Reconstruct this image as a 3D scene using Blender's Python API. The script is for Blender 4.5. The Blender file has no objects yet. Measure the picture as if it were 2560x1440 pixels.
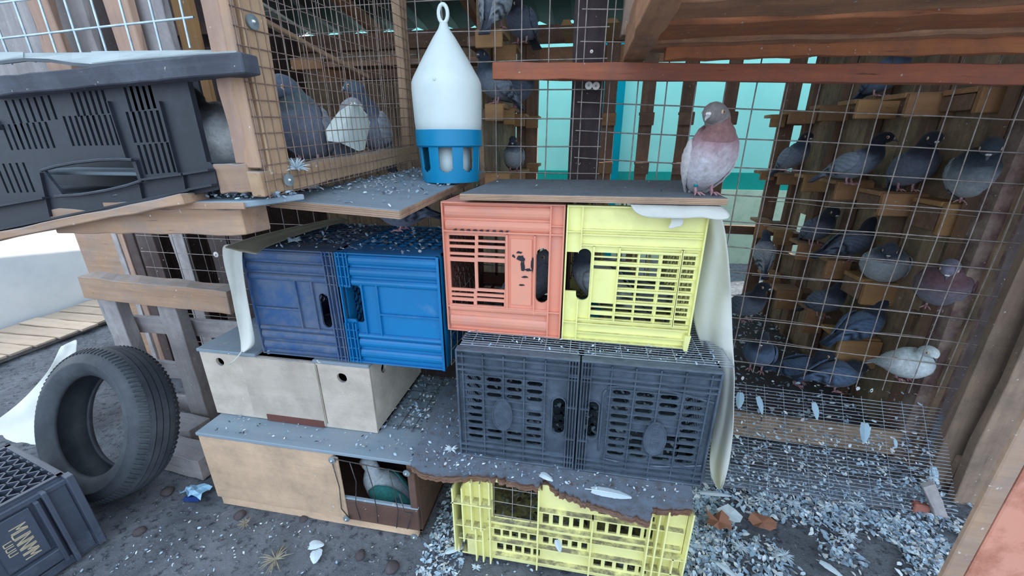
import bpy, bmesh, math, random
from mathutils import Vector, Matrix, Euler, noise
from mathutils.geometry import tessellate_polygon
random.seed(7)
R = math.radians
SCALE = 1.17            # the layout below is in units of 1.17 m; everything is scaled at the end
# ------------------------------------------------------------------ camera, world, sun, exposure
F, PITCH, YAW, CH = 1014.0, R(20.0), R(10.2), 1.2
sc = bpy.context.scene
cam = bpy.data.cameras.new('camera'); camo = bpy.data.objects.new('camera', cam)
sc.collection.objects.link(camo); sc.camera = camo
cam.sensor_width = 36.0; cam.lens = F / 2560 * 36.0; cam.clip_start = 0.02
FW = Vector((-math.sin(YAW) * math.cos(PITCH), math.cos(YAW) * math.cos(PITCH), -math.sin(PITCH)))
RT = Vector((math.cos(YAW), math.sin(YAW), 0)); UP = RT.cross(FW)
camo.matrix_world = Matrix.Translation((0, 0, CH * SCALE)) @ Matrix((RT, UP, -FW)).transposed().to_4x4()
world = bpy.data.worlds.new('world'); sc.world = world; world.use_nodes = True
bg = world.node_tree.nodes['Background']; bg.inputs[0].default_value = (0.69, 0.84, 1.0, 1); bg.inputs[1].default_value = 1.2
sun = bpy.data.lights.new('sun', 'SUN'); sun.energy = 5.0; sun.angle = R(0.8); sun.color = (1.0, 0.94, 0.84)
suno = bpy.data.objects.new('sun', sun); sc.collection.objects.link(suno)
SUND = Vector((0.68, 0.22, 0.70)).normalized()
suno.rotation_euler = SUND.to_track_quat('Z', 'Y').to_euler()
sc.view_settings.view_transform = 'Standard'; sc.view_settings.look = 'None'
sc.view_settings.gamma = 1.0; sc.view_settings.use_curve_mapping = False
sc.view_settings.exposure = 0.95

C = sc.collection
def P(px, py, X=None, Y=None, Z=None):
    """point of the place seen at a pixel, on the plane X=, Y= or Z="""
    d = FW + RT * ((px - 1280) / F) + UP * (-(py - 720) / F)
    if Z is not None: t = (Z - CH) / d.z
    elif Y is not None: t = Y / d.y
    else: t = X / d.x
    return Vector((0, 0, CH)) + d * t

# ------------------------------------------------------------------ materials
def lin(c): return tuple(((v / 255) / 12.92 if v / 255 <= .04045 else ((v / 255 + .055) / 1.055) ** 2.4) for v in c) + (1,)
MATS = {}
def newmat(name):
    m = bpy.data.materials.new(name); m.use_nodes = True
    nt = m.node_tree; return m, nt, nt.nodes['Principled BSDF']
def N(nt, t, **k):
    n = nt.nodes.new(t)
    for a, b in k.items():
        if a.startswith('i_'): n.inputs[a[2:].replace('_', ' ')].default_value = b
        else: setattr(n, a, b)
    return n
def mixc(nt, fac, a, b):
    n = nt.nodes.new('ShaderNodeMix'); n.data_type = 'RGBA'
    for i, v in ((0, fac), (6, a), (7, b)):
        if isinstance(v, (int, float, tuple)): n.inputs[i].default_value = v
        else: nt.links.new(v, n.inputs[i])
    return n.outputs[2]
def ramp(nt, fac, p0, p1):
    n = nt.nodes.new('ShaderNodeMapRange'); n.inputs[1].default_value = p0; n.inputs[2].default_value = p1
    nt.links.new(fac, n.inputs[0]); return n.outputs[0]
def noisen(nt, vec, scale, detail=4, rough=.6):
    n = N(nt, 'ShaderNodeTexNoise'); n.inputs['Scale'].default_value = scale; n.inputs['Detail'].default_value = detail
    n.inputs['Roughness'].default_value = rough; nt.links.new(vec, n.inputs['Vector']); return n.outputs['Fac']
def coords(nt, stretch=(1, 1, 1), rnd=True):
    tc = N(nt, 'ShaderNodeTexCoord'); mp = N(nt, 'ShaderNodeMapping'); mp.inputs['Scale'].default_value = stretch
    nt.links.new(tc.outputs['Object'], mp.inputs['Vector'])
    if rnd:
        oi = N(nt, 'ShaderNodeObjectInfo'); mu = N(nt, 'ShaderNodeMath', operation='MULTIPLY'); mu.inputs[1].default_value = 37.0
        nt.links.new(oi.outputs['Random'], mu.inputs[0]); nt.links.new(mu.outputs[0], mp.inputs['Location'])
    return mp.outputs[0]
def bump(nt, b, h, strength=.3, dist=.004):
    n = N(nt, 'ShaderNodeBump'); n.inputs['Strength'].default_value = strength; n.inputs['Distance'].default_value = dist
    nt.links.new(h, n.inputs['Height']); nt.links.new(n.outputs[0], b.inputs['Normal'])
def dusted(nt, col, dust, amount, vec):
    """settled dust and droppings on faces that look up, broken by noise"""
    g = N(nt, 'ShaderNodeNewGeometry'); s = N(nt, 'ShaderNodeSeparateXYZ'); nt.links.new(g.outputs['Normal'], s.inputs[0])
    up = ramp(nt, s.outputs[2], .25, .8); n = noisen(nt, vec, 28, 6, .7); nn = ramp(nt, n, .3, .6)
    m = N(nt, 'ShaderNodeMath', operation='MULTIPLY'); nt.links.new(up, m.inputs[0]); nt.links.new(nn, m.inputs[1])
    m2 = N(nt, 'ShaderNodeMath', operation='MULTIPLY'); nt.links.new(m.outputs[0], m2.inputs[0]); m2.inputs[1].default_value = amount
    return mixc(nt, m2.outputs[0], col, lin(dust))
def wood(name, c1, c2, dirt=None, dirtamt=.5, rough=.8, gs=1.0, dust=None, dustamt=.6, axis=0, crack=.66):
    """wood with grain along the object's own x axis (axis 0) or another"""
    m, nt, b = newmat(name)
    st = [38 * gs] * 3; st[axis] = 2.2 * gs
    v = coords(nt, tuple(st)); v1 = coords(nt, (1, 1, 1))
    g = noisen(nt, v, 1.0, 6, .65); g2 = noisen(nt, v, 4.0, 3, .6)
    col = mixc(nt, ramp(nt, g, .3, .72), lin(c1), lin(c2))
    dk = tuple(v_ * .55 for v_ in c1)
    col = mixc(nt, ramp(nt, g2, crack, crack + .10), col, lin(dk))
    if dirt:
        d = noisen(nt, v1, 9, 6, .7); mm = N(nt, 'ShaderNodeMath', operation='MULTIPLY'); mm.inputs[1].default_value = dirtamt
        nt.links.new(ramp(nt, d, .42, .66), mm.inputs[0]); col = mixc(nt, mm.outputs[0], col, lin(dirt))
    sp = noisen(nt, v1, 70, 3, .5); col = mixc(nt, ramp(nt, sp, .70, .74), col, lin((205, 200, 190)))
    if dust: col = dusted(nt, col, dust, dustamt, v1)
    oi = N(nt, 'ShaderNodeObjectInfo'); hs = N(nt, 'ShaderNodeHueSaturation')
    nt.links.new(ramp2(nt, oi.outputs['Random'], .82, 1.15), hs.inputs['Value']); nt.links.new(col, hs.inputs['Color'])
    nt.links.new(hs.outputs[0], b.inputs['Base Color']); b.inputs['Roughness'].default_value = rough
    bump(nt, b, g, .5, .003); MATS[name] = m; return m
def ramp2(nt, fac, lo, hi):
    n = nt.nodes.new('ShaderNodeMapRange'); n.inputs[3].default_value = lo; n.inputs[4].default_value = hi
    nt.links.new(fac, n.inputs[0]); return n.outputs[0]
def plastic(name, c, c2=None, dirt=(120, 115, 110), amt=.35, rough=.45, dust=None, dustamt=.5, sc_=10, spec=.5, lo=.5, hi=.75, trans=0):
    m, nt, b = newmat(name); v = coords(nt)
    n = noisen(nt, v, sc_, 6, .7)
    col = mixc(nt, ramp(nt, noisen(nt, v, 5, 3, .5), .3, .7), lin(c), lin(c2 or c))
    mm = N(nt, 'ShaderNodeMath', operation='MULTIPLY'); mm.inputs[1].default_value = amt
    nt.links.new(ramp(nt, n, lo, hi), mm.inputs[0]); col = mixc(nt, mm.outputs[0], col, lin(dirt))
    if dust: col = dusted(nt, col, dust, dustamt, v)
    nt.links.new(col, b.inputs['Base Color']); b.inputs['Roughness'].default_value = rough
    b.inputs['Specular IOR Level'].default_value = spec
    if trans:
        b.inputs['Subsurface Weight'].default_value = trans; b.inputs['Subsurface Radius'].default_value = (.02, .02, .02)
    bump(nt, b, noisen(nt, v, 60, 3, .6), .12, .002); MATS[name] = m; return m
def metal(name, c, c2, rough=.5, met=.6, sc_=40):
    m, nt, b = newmat(name); v = coords(nt)
    col = mixc(nt, ramp(nt, noisen(nt, v, sc_, 4, .6), .35, .65), lin(c), lin(c2))
    nt.links.new(col, b.inputs['Base Color']); b.inputs['Roughness'].default_value = rough; b.inputs['Metallic'].default_value = met
    MATS[name] = m; return m

wood('tan_ply', (222, 190, 160), (204, 172, 144), (150, 128, 112), .5, gs=.6, dust=(130, 142, 156), dustamt=.95, crack=.80)
wood('pale_ply', (206, 194, 182), (190, 178, 166), (140, 130, 122), .45, gs=.6, dust=(128, 130, 136), dustamt=.9, crack=.80)
wood('grey_shelf', (140, 158, 172), (122, 140, 155), (150, 152, 158), .5, gs=.5, crack=.80)
wood('red_side', (112, 82, 72), (92, 66, 58), (80, 66, 62), .6, gs=.6, crack=.80)
wood('new_pine', (190, 160, 130), (170, 138, 108), (150, 120, 100), .35, dust=(140, 145, 155))
wood('pink_pine', (192, 160, 142), (168, 134, 116), (140, 118, 108), .45)
wood('grey_board', (184, 178, 178), (154, 148, 150), (108, 104, 108), .5, dust=(150, 155, 165))
wood('beam_pine', (190, 158, 132), (160, 124, 98), (140, 130, 128), .55, dust=(150, 160, 170))
wood('dark_beam', (72, 76, 88), (56, 58, 70), (98, 104, 116), .6)
wood('dark_board', (88, 70, 66), (62, 50, 50), (104, 98, 100), .45)
wood('loft_slat', (152, 118, 96), (120, 92, 76), (80, 68, 60), .5)
wood('loft_wall', (176, 150, 122), (142, 118, 98), (64, 56, 50), .6)
wood('perch', (186, 140, 98), (162, 116, 80), (120, 95, 80), .5, dust=(120, 110, 105))
wood('perch_pale', (192, 148, 100), (168, 124, 82), (130, 105, 88), .4)
wood('platform_wood', (200, 148, 112), (165, 116, 84), (120, 100, 90), .6)
wood('rail_red', (192, 116, 86), (160, 92, 68), (128, 96, 92), .55)
wood('rail_orange', (204, 132, 88), (172, 106, 68), (120, 90, 78), .5)
wood('post_dark', (66, 48, 50), (44, 34, 38), (84, 72, 78), .5)
wood('post_mauve', (112, 86, 84), (84, 62, 62), (178, 160, 146), .6)
wood('jamb_brown', (166, 142, 122), (138, 116, 102), (88, 78, 74), .5)
wood('ply_top', (114, 120, 128), (100, 106, 114), (84, 82, 86), .6, gs=.4, dust=(118, 126, 136), dustamt=.7, crack=.80)
wood('ply_edge', (196, 166, 140), (156, 120, 98), (120, 96, 88), .4)
wood('rotten_board', (112, 106, 112), (80, 80, 90), (128, 130, 140), .7, dust=(122, 138, 156), dustamt=.9, gs=.7)
wood('torn_edge', (146, 108, 88), (106, 76, 64), (150, 130, 116), .6)
wood('slat_pale', (205, 186, 168), (186, 164, 146), (168, 152, 140), .4)
plastic('blue_bright', (0, 124, 186), (0, 112, 172), (90, 140, 190), .5, .4, dust=(70, 105, 160), dustamt=.55, lo=.58, hi=.72)
plastic('blue_dark', (52, 92, 142), (44, 78, 124), (104, 116, 136), .75, .6, dust=(96, 100, 108), dustamt=.8, lo=.40, hi=.62)
plastic('salmon', (238, 160, 134), (228, 148, 124), (206, 160, 150), .6, .45, dust=(185, 130, 120))
plastic('yellow', (250, 248, 172), (242, 240, 160), (205, 196, 130), .45, .4, dust=(170, 160, 112), dustamt=.8)
plastic('yellow_low', (248, 244, 176), (240, 236, 164), (196, 184, 130), .5, .45, dust=(122, 116, 104), dustamt=1.0, sc_=14)
plastic('black_crate', (68, 80, 94), (54, 66, 80), (104, 118, 136), .6, .55, dust=(104, 118, 134), dustamt=.8, lo=.42, hi=.66)
plastic('black_deep', (40, 44, 54), (30, 34, 44), (62, 70, 84), .5, .55, dust=(100, 112, 126), dustamt=.7)
plastic('milk_crate_black', (74, 82, 98), (56, 62, 78), (112, 122, 138), .6, .5, dust=(84, 94, 108), dustamt=.6)
plastic('feeder_white', (226, 238, 238), (218, 232, 234), (200, 208, 206), .3, .4, trans=.15, spec=.3)
plastic('feeder_blue', (0, 146, 196), (0, 136, 186), (60, 160, 205), .3, .4, lo=.6)
plastic('white_carton', (232, 244, 240), (222, 238, 234), (190, 200, 200), .2, .5, trans=.1)
plastic('teal_bowl', (0, 130, 160), (0, 118, 150), (60, 130, 150), .3, .4)
plastic('cloth_white', (226, 228, 222), (206, 208, 204), (176, 172, 160), .4, .95, spec=.1, sc_=5)
plastic('cloth_beige', (178, 170, 150), (150, 142, 126), (118, 112, 102), .6, .95, spec=.1, sc_=9)
plastic('rubber', (62, 68, 76), (48, 52, 60), (98, 104, 110), .55, .62, spec=.35, sc_=6, lo=.4, hi=.7)
plastic('rust_orange', (214, 140, 112), (206, 150, 134), (150, 84, 58), .6, .7, sc_=12, lo=.45, hi=.6)
plastic('teal_wall', (150, 224, 214), (138, 214, 206), (170, 230, 220), .3, .9, spec=.1)
plastic('teal_dark', (20, 150, 140), (40, 160, 150), (20, 110, 104), .5, .9, spec=.1)
plastic('teal_corner_shade', (0, 140, 158), (0, 130, 150), (0, 150, 160), .3, .9, spec=.1)  # the teal building's shaded corner side, shade put into the colour
plastic('green_pale', (196, 220, 196), (180, 208, 186), (140, 176, 150), .5, .9, spec=.1)
plastic('house_white', (232, 232, 236), (222, 224, 230), (205, 208, 214), .3, .9, spec=.1)
plastic('roof_sheet', (84, 86, 84), (70, 72, 70), (60, 60, 60), .4, .7)
plastic('sheet_pale', (196, 206, 208), (170, 182, 186), (120, 128, 130), .5, .8, spec=.2)
plastic('sheet_edge', (96, 104, 110), (80, 86, 94), (130, 138, 144), .4, .8)
plastic('foil_blue', (170, 205, 225), (130, 185, 220), (200, 220, 235), .4, .4)
plastic('foil_navy', (20, 60, 130), (20, 50, 110), (60, 90, 150), .4, .4)
plastic('letter_cream', (206, 190, 160), (190, 176, 150), (120, 115, 110), .4, .6)
plastic('brown_leaf', (168, 120, 98), (150, 100, 80), (120, 90, 80), .4, .8)
plastic('brick_pink', (176, 110, 96), (160, 98, 86), (140, 110, 104), .4, .9)
plastic('rubble', (92, 84, 86), (78, 72, 76), (130, 130, 138), .5, .95, spec=.1)
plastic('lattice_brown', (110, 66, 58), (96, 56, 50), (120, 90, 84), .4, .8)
plastic('black_paint', (34, 34, 44), (28, 28, 38), (70, 60, 60), .3, .6)
metal('wire_grey', (182, 172, 166), (140, 130, 126), .5, .2)
metal('wire_cage', (172, 148, 136), (138, 116, 108), .55, .4)
metal('wire_dark', (96, 92, 92), (66, 62, 64), .6, .4)
metal('wire_white', (206, 222, 232), (170, 188, 200), .4, .4)
metal('wire_fine', (176, 188, 200), (146, 158, 172), .5, .15)
metal('washer', (172, 186, 192), (140, 156, 164), .45, .6, 60)
metal('screw_head', (225, 228, 232), (190, 192, 196), .3, .7)
plastic('washer_white', (235, 232, 226), (222, 218, 210), (170, 165, 160), .2, .5)
plastic('feather_white', (214, 226, 234), (196, 214, 226), (178, 196, 210), .5, .8, spec=.1, sc_=60)
plastic('feather_blue', (164, 190, 206), (146, 174, 194), (186, 204, 216), .5, .8, spec=.1, sc_=60)
plastic('pigeon_leg', (196, 150, 156), (176, 128, 136), (150, 120, 124), .3, .6)
plastic('beak_dark', (92, 92, 100), (74, 74, 82), (120, 120, 126), .3, .5)
plastic('beak_horn', (196, 196, 198), (170, 172, 176), (150, 150, 156), .3, .5)
plastic('cere', (236, 232, 230), (226, 222, 222), (210, 206, 206), .2, .8)
plastic('iris', (206, 150, 96), (190, 130, 80), (190, 130, 80), .2, .2)
plastic('eye_ring', (214, 196, 176), (206, 186, 166), (190, 170, 150), .2, .6)
plastic('pupil', (10, 8, 8), (12, 10, 10), (12, 10, 10), .1, .1)
plastic('ring_teal', (0, 150, 160), (0, 140, 150), (0, 140, 150), .2, .4)

def attr_mat(name, rough=.85, ns=90, amp=.25, st=(1, 1, 1)):
    m, nt, b = newmat(name); v = coords(nt, st)
    a = N(nt, 'ShaderNodeVertexColor', layer_name='Col')
    n = noisen(nt, v, ns, 4, .6); hs = N(nt, 'ShaderNodeHueSaturation'); nt.links.new(a.outputs['Color'], hs.inputs['Color'])
    nt.links.new(ramp2(nt, n, 1 - amp * 2, 1 + amp * 2), hs.inputs['Value'])
    nt.links.new(hs.outputs[0], b.inputs['Base Color']); b.inputs['Roughness'].default_value = rough
    b.inputs['Specular IOR Level'].default_value = .2; b.inputs['Sheen Weight'].default_value = .15
    bump(nt, b, n, .25, .003); MATS[name] = m
attr_mat('plumage'); attr_mat('litter', .9, 30, .1)

def ground_mat():
    m, nt, b = newmat('earth'); v = coords(nt, rnd=False)
    a = noisen(nt, v, 6, 8, .7); c = noisen(nt, v, 45, 6, .7)
    col = mixc(nt, ramp(nt, a, .35, .65), lin((92, 96, 104)), lin((126, 130, 138)))
    col = mixc(nt, ramp(nt, c, .52, .66), col, lin((58, 60, 68)))
    d = noisen(nt, v, 90, 2, .5); col = mixc(nt, ramp(nt, d, .68, .74), col, lin((160, 168, 180)))
    nt.links.new(col, b.inputs['Base Color']); b.inputs['Roughness'].default_value = .95
    b.inputs['Specular IOR Level'].default_value = .1
    ad = N(nt, 'ShaderNodeMath', operation='ADD'); nt.links.new(a, ad.inputs[0]); nt.links.new(c, ad.inputs[1])
    bump(nt, b, ad.outputs[0], .9, .012); MATS['earth'] = m
ground_mat()

# ------------------------------------------------------------------ mesh helpers
BASES = {}              # things whose parts are drawn in the place's coordinates
def wmat(o): return o.matrix_basis if not o.parent else wmat(o.parent) @ o.matrix_basis
def link(name, me, mat, parent=None, loc=None, rot=None, smooth=False, shift=True):
    o = bpy.data.objects.new(name, me); C.objects.link(o)
    if shift and parent is not None and parent.name in BASES:
        me.transform(Matrix.Translation(-BASES[parent.name])); BASES[o.name] = BASES[parent.name]
    if mat is not None and not me.materials:
        for mm in (mat if isinstance(mat, (list, tuple)) else [mat]): me.materials.append(MATS[mm])
    if parent: o.parent = parent
    if loc is not None: o.location = loc
    if rot is not None: o.rotation_euler = rot
    if smooth:
        for p in me.polygons: p.use_smooth = True
    return o
def tag(o, label=None, cat=None, group=None, kind=None):
    if label: o['label'] = label
    if cat: o['category'] = cat
    if group: o['group'] = group
    if kind: o['kind'] = kind
    return o
def empty(name, loc=(0, 0, 0), rot=(0, 0, 0), label=None, cat=None, group=None, kind=None):
    o = bpy.data.objects.new(name, None); C.objects.link(o); o.location = loc; o.rotation_euler = rot; o.empty_display_size = .05
    return tag(o, label, cat, group, kind)
def wthing(name, base, label=None, cat=None, group=None, kind=None):
    o = empty(name, base, label=label, cat=cat, group=group, kind=kind); BASES[o.name] = Vector(base); return o
class MB:
    def __init__(s): s.v = []; s.f = []; s.m = []
    def quadbox(s, c8, mi=0):
        b = len(s.v); s.v += [tuple(c) for c in c8]
        for q in ((0, 3, 2, 1), (4, 5, 6, 7), (0, 1, 5, 4), (1, 2, 6, 5), (2, 3, 7, 6), (3, 0, 4, 7)): s.f.append(tuple(b + i for i in q)); s.m.append(mi)
    def box(s, x0, x1, y0, y1, z0, z1, mi=0):
        s.quadbox([(x0, y0, z0), (x1, y0, z0), (x1, y1, z0), (x0, y1, z0), (x0, y0, z1), (x1, y0, z1), (x1, y1, z1), (x0, y1, z1)], mi)
    def tube(s, pts, r, n=6, cap=True, mi=0, radii=None):
        pts = [Vector(p) for p in pts]; b0 = len(s.v); k = len(pts)
        prev = None
        for i, p in enumerate(pts):
            t = (pts[min(i + 1, k - 1)] - pts[max(i - 1, 0)]).normalized()
            a = Vector((0, 0, 1)) if abs(t.z) < .9 else Vector((1, 0, 0))
            if prev is not None: a = prev
            u = (a - t * a.dot(t)).normalized(); w = t.cross(u); prev = u
            rr = radii[i] if radii else r
            for j in range(n):
                an = 2 * math.pi * j / n; s.v.append(tuple(p + (u * math.cos(an) + w * math.sin(an)) * rr))
        for i in range(k - 1):
            for j in range(n):
                a = b0 + i * n + j; c = b0 + i * n + (j + 1) % n; s.f.append((a, c, c + n, a + n)); s.m.append(mi)
        if cap:
            s.f.append(tuple(b0 + j for j in range(n))[::-1]); s.m.append(mi)
            s.f.append(tuple(b0 + (k - 1) * n + j for j in range(n))); s.m.append(mi)
    def lathe(s, prof, n=32, axis='Z', c=(0, 0, 0), mi=0, close=False):
        b0 = len(s.v)
        for r, z in prof:
            for j in range(n):
                a = 2 * math.pi * j / n; q = (r * math.cos(a), r * math.sin(a), z)
                if axis == 'Y': q = (q[0], z, q[1])
                if axis == 'X': q = (z, q[0], q[1])
                s.v.append((q[0] + c[0], q[1] + c[1], q[2] + c[2]))
        L = len(prof)
        for i in range(L if close else L - 1):
            for j in range(n):
                a = b0 + i * n + j; d = b0 + i * n + (j + 1) % n; i2 = (i + 1) % L
                s.f.append((a, d, b0 + i2 * n + (j + 1) % n, b0 + i2 * n + j)); s.m.append(mi)
    def plate(s, outer, holes, o, u, v, n, th, mi=0):
        """flat plate: outline and holes in (u,v), thickness th along n from origin o"""
        o, u, v, n = Vector(o), Vector(u), Vector(v), Vector(n)
        loops = [outer] + list(holes); allp = [p for l in loops for p in l]
        tris = tessellate_polygon([[Vector((p[0], p[1], 0)) for p in l] for l in loops])
        b = len(s.v); K = len(allp)
        for p in allp: s.v.append(tuple(o + u * p[0] + v * p[1]))
        for p in allp: s.v.append(tuple(o + u * p[0] + v * p[1] + n * th))
        for t in tris:
            s.f.append((b + t[0], b + t[1], b + t[2])); s.f.append((b + K + t[2], b + K + t[1], b + K + t[0])); s.m += [mi, mi]
        q = 0
        for l in loops:
            for i in range(len(l)):
                a = b + q + i; c = b + q + (i + 1) % len(l); s.f.append((a, c, c + K, a + K)); s.m.append(mi)
            q += len(l)
    def mesh(s, name='mesh', fix=True):
        me = bpy.data.meshes.new(name); me.from_pydata(s.v, [], s.f)
        if len(set(s.m)) > 1:
            for p, mi in zip(me.polygons, s.m): p.material_index = mi
        if fix:
            bm = bmesh.new(); bm.from_mesh(me); bmesh.ops.recalc_face_normals(bm, faces=bm.faces); bm.to_mesh(me); bm.free()
        me.update(); return me
    def build(s, name, mat, parent=None, smooth=False, fix=True, **k):
        return link(name, s.mesh(name, fix), mat, parent, smooth=smooth, **k)
def bevel(o, w=.002, seg=1):
    m = o.modifiers.new('bevel', 'BEVEL'); m.width = w; m.segments = seg; m.limit_method = 'ANGLE'; m.angle_limit = R(40); return o
def plank(name, a, b, wid, th, mat, parent=None, side=(0, 0, 1), rough=.0015, seg=6, label=None, cat=None, group=None, kind=None, chamfer=0):
    """board from a to b (centre line); wid across 'side', th across the other; slightly uneven"""
    a, b = Vector(a), Vector(b); x = (b - a).normalized(); z = Vector(side); z = (z - x * z.dot(x)).normalized(); y = z.cross(x)
    L = (b - a).length; v = []; f = []
    for i in range(seg + 1):
        t = -L / 2 + L * i / seg
        for sy, sz in ((-1, -1), (1, -1), (1, 1), (-1, 1)):
            tt = t
            if chamfer and i in (0, seg): tt -= math.copysign(chamfer, t) * (1 if sz > 0 else .2)
            v.append((tt, sy * th / 2 + random.uniform(-rough, rough), sz * wid / 2 + random.uniform(-rough, rough) * 1.5))
    for i in range(seg):
        for j in range(4): p = i * 4 + j; q = i * 4 + (j + 1) % 4; f.append((p, q, q + 4, p + 4))
    f.append((3, 2, 1, 0)); f.append((seg * 4, seg * 4 + 1, seg * 4 + 2, seg * 4 + 3))
    me = bpy.data.meshes.new(name); me.from_pydata(v, [], f)
    bm = bmesh.new(); bm.from_mesh(me); bmesh.ops.recalc_face_normals(bm, faces=bm.faces); bm.to_mesh(me); bm.free()
    o = link(name, me, mat, parent, shift=False)
    M = Matrix((x, y, z)).transposed().to_4x4(); M.translation = (a + b) / 2
    o.matrix_local = M if not parent else (wmat(parent).inverted() @ M)
    bevel(o, min(.002, th * .2)); return tag(o, label, cat, group, kind)
def place(o, parent):
    o.parent = parent; o.matrix_parent_inverse = parent.matrix_basis.inverted(); return o
def stadium(cx, cy, w, h, n=6):
    pts = []
    r = min(w, h) / 2
    if h >= w:
        for i in range(n + 1): a = math.pi * i / n; pts.append((cx + r * math.cos(a), cy + h / 2 - r + r * math.sin(a)))
        for i in range(n + 1): a = math.pi + math.pi * i / n; pts.append((cx + r * math.cos(a), cy - h / 2 + r + r * math.sin(a)))
    else:
        for i in range(n + 1): a = -math.pi / 2 + math.pi * i / n; pts.append((cx + w / 2 - r + r * math.cos(a), cy + r * math.sin(a)))
        for i in range(n + 1): a = math.pi / 2 + math.pi * i / n; pts.append((cx - w / 2 + r + r * math.cos(a), cy + r * math.sin(a)))
    return pts
def rect(x0, x1, y0, y1): return [(x0, y0), (x1, y0), (x1, y1), (x0, y1)]
def circle(cx, cy, r, n=20, ry=None): return [(cx + r * math.cos(2 * math.pi * i / n), cy + (ry or r) * math.sin(2 * math.pi * i / n)) for i in range(n)]
XA, YA, ZA = Vector((1, 0, 0)), Vector((0, 1, 0)), Vector((0, 0, 1))
def fplate(mb, outer, holes, Y, th, mi=0):      # plate standing in the XZ plane at Y, outline (x,z)
    mb.plate(outer, holes, (0, Y, 0), XA, ZA, YA, th, mi)
def pxz(px, py, Y): p = P(px, py, Y=Y); return (p.x, p.z)
def pxrect(a, b, c, d, Y):                      # left, right, top, bottom
    return [pxz(a, d, Y), pxz(b, d, Y), pxz(b, c, Y), pxz(a, c, Y)]

def wiremesh(name, o, u, v, W, H, su, sv, r, mat, parent, wob=.0015, tilt=0.0, u_off=0., v_off=0., seg=8, every_v=True, both=True, n=4):
    """welded mesh: wires along v every su, wires along u every sv; bent a little"""
    o, u, v = Vector(o), Vector(u).normalized(), Vector(v).normalized(); nn = u.cross(v); mb = MB()
    def off(p): 
        q = o + u * p[0] + v * (p[1] + tilt * p[0])
        return q + nn * (noise.noise(q * 3) * wob * 3) + u * (noise.noise(q * 5 + Vector((9, 0, 0))) * wob) + v * (noise.noise(q * 5 + Vector((0, 7, 3))) * wob)
    if both:
        k = u_off
        while k <= W: mb.tube([off((k, H * i / seg)) for i in range(seg + 1)], r, n, False); k += su
    k = v_off
    while k <= H: mb.tube([off((W * i / seg, k)) for i in range(seg + 1)], r, n, False); k += sv
    return mb.build(name, mat, parent, smooth=True, fix=False)

# litter: little curled petals of down, one joined mesh ("stuff")
PAL = [(196, 216, 230), (172, 196, 214), (146, 170, 192), (220, 230, 236), (122, 136, 152), (86, 90, 100), (156, 184, 206), (204, 206, 206)]
def litter(name, pts, label, size=(.006, .016), pal=PAL, lift=.002, up=None, cat='feathers', parent=None):
    v = []; f = []; cols = []
    for p in pts:
        L = random.uniform(*size); w = L * random.uniform(.35, .6); a = random.uniform(0, 6.283)
        tlt = random.gauss(0, .45); curl = random.uniform(-.1, .5) * L
        M = Matrix.Rotation(a, 3, 'Z') @ Matrix.Rotation(tlt, 3, 'Y') @ Matrix.Rotation(random.gauss(0, .4), 3, 'X')
        b = len(v); q = Vector(p) + Vector((0, 0, lift + L * .15))
        for (x, y, z) in ((-L / 2, 0, 0), (-L * .1, w / 2, curl * .3), (L * .35, w * .4, curl * .2), (L / 2, 0, 0), (L * .35, -w * .4, curl * .2), (-L * .1, -w / 2, curl * .3)):
            v.append(tuple(q + M @ Vector((x, y, z))))
        f += [(b, b + 1, b + 5), (b + 1, b + 2, b + 4, b + 5), (b + 2, b + 3, b + 4)]
        c = lin(random.choice(pal)); cols += [c] * 6
    me = bpy.data.meshes.new(name); me.from_pydata(v, [], f)
    ca = me.color_attributes.new('Col', 'FLOAT_COLOR', 'POINT')
    for i, c in enumerate(cols): ca.data[i].color = c
    o = link(name, me, 'litter', parent, smooth=True)
    if parent: tag(o, label, kind='stuff')
    else: tag(o, label, cat, kind='stuff')
    return o

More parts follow.
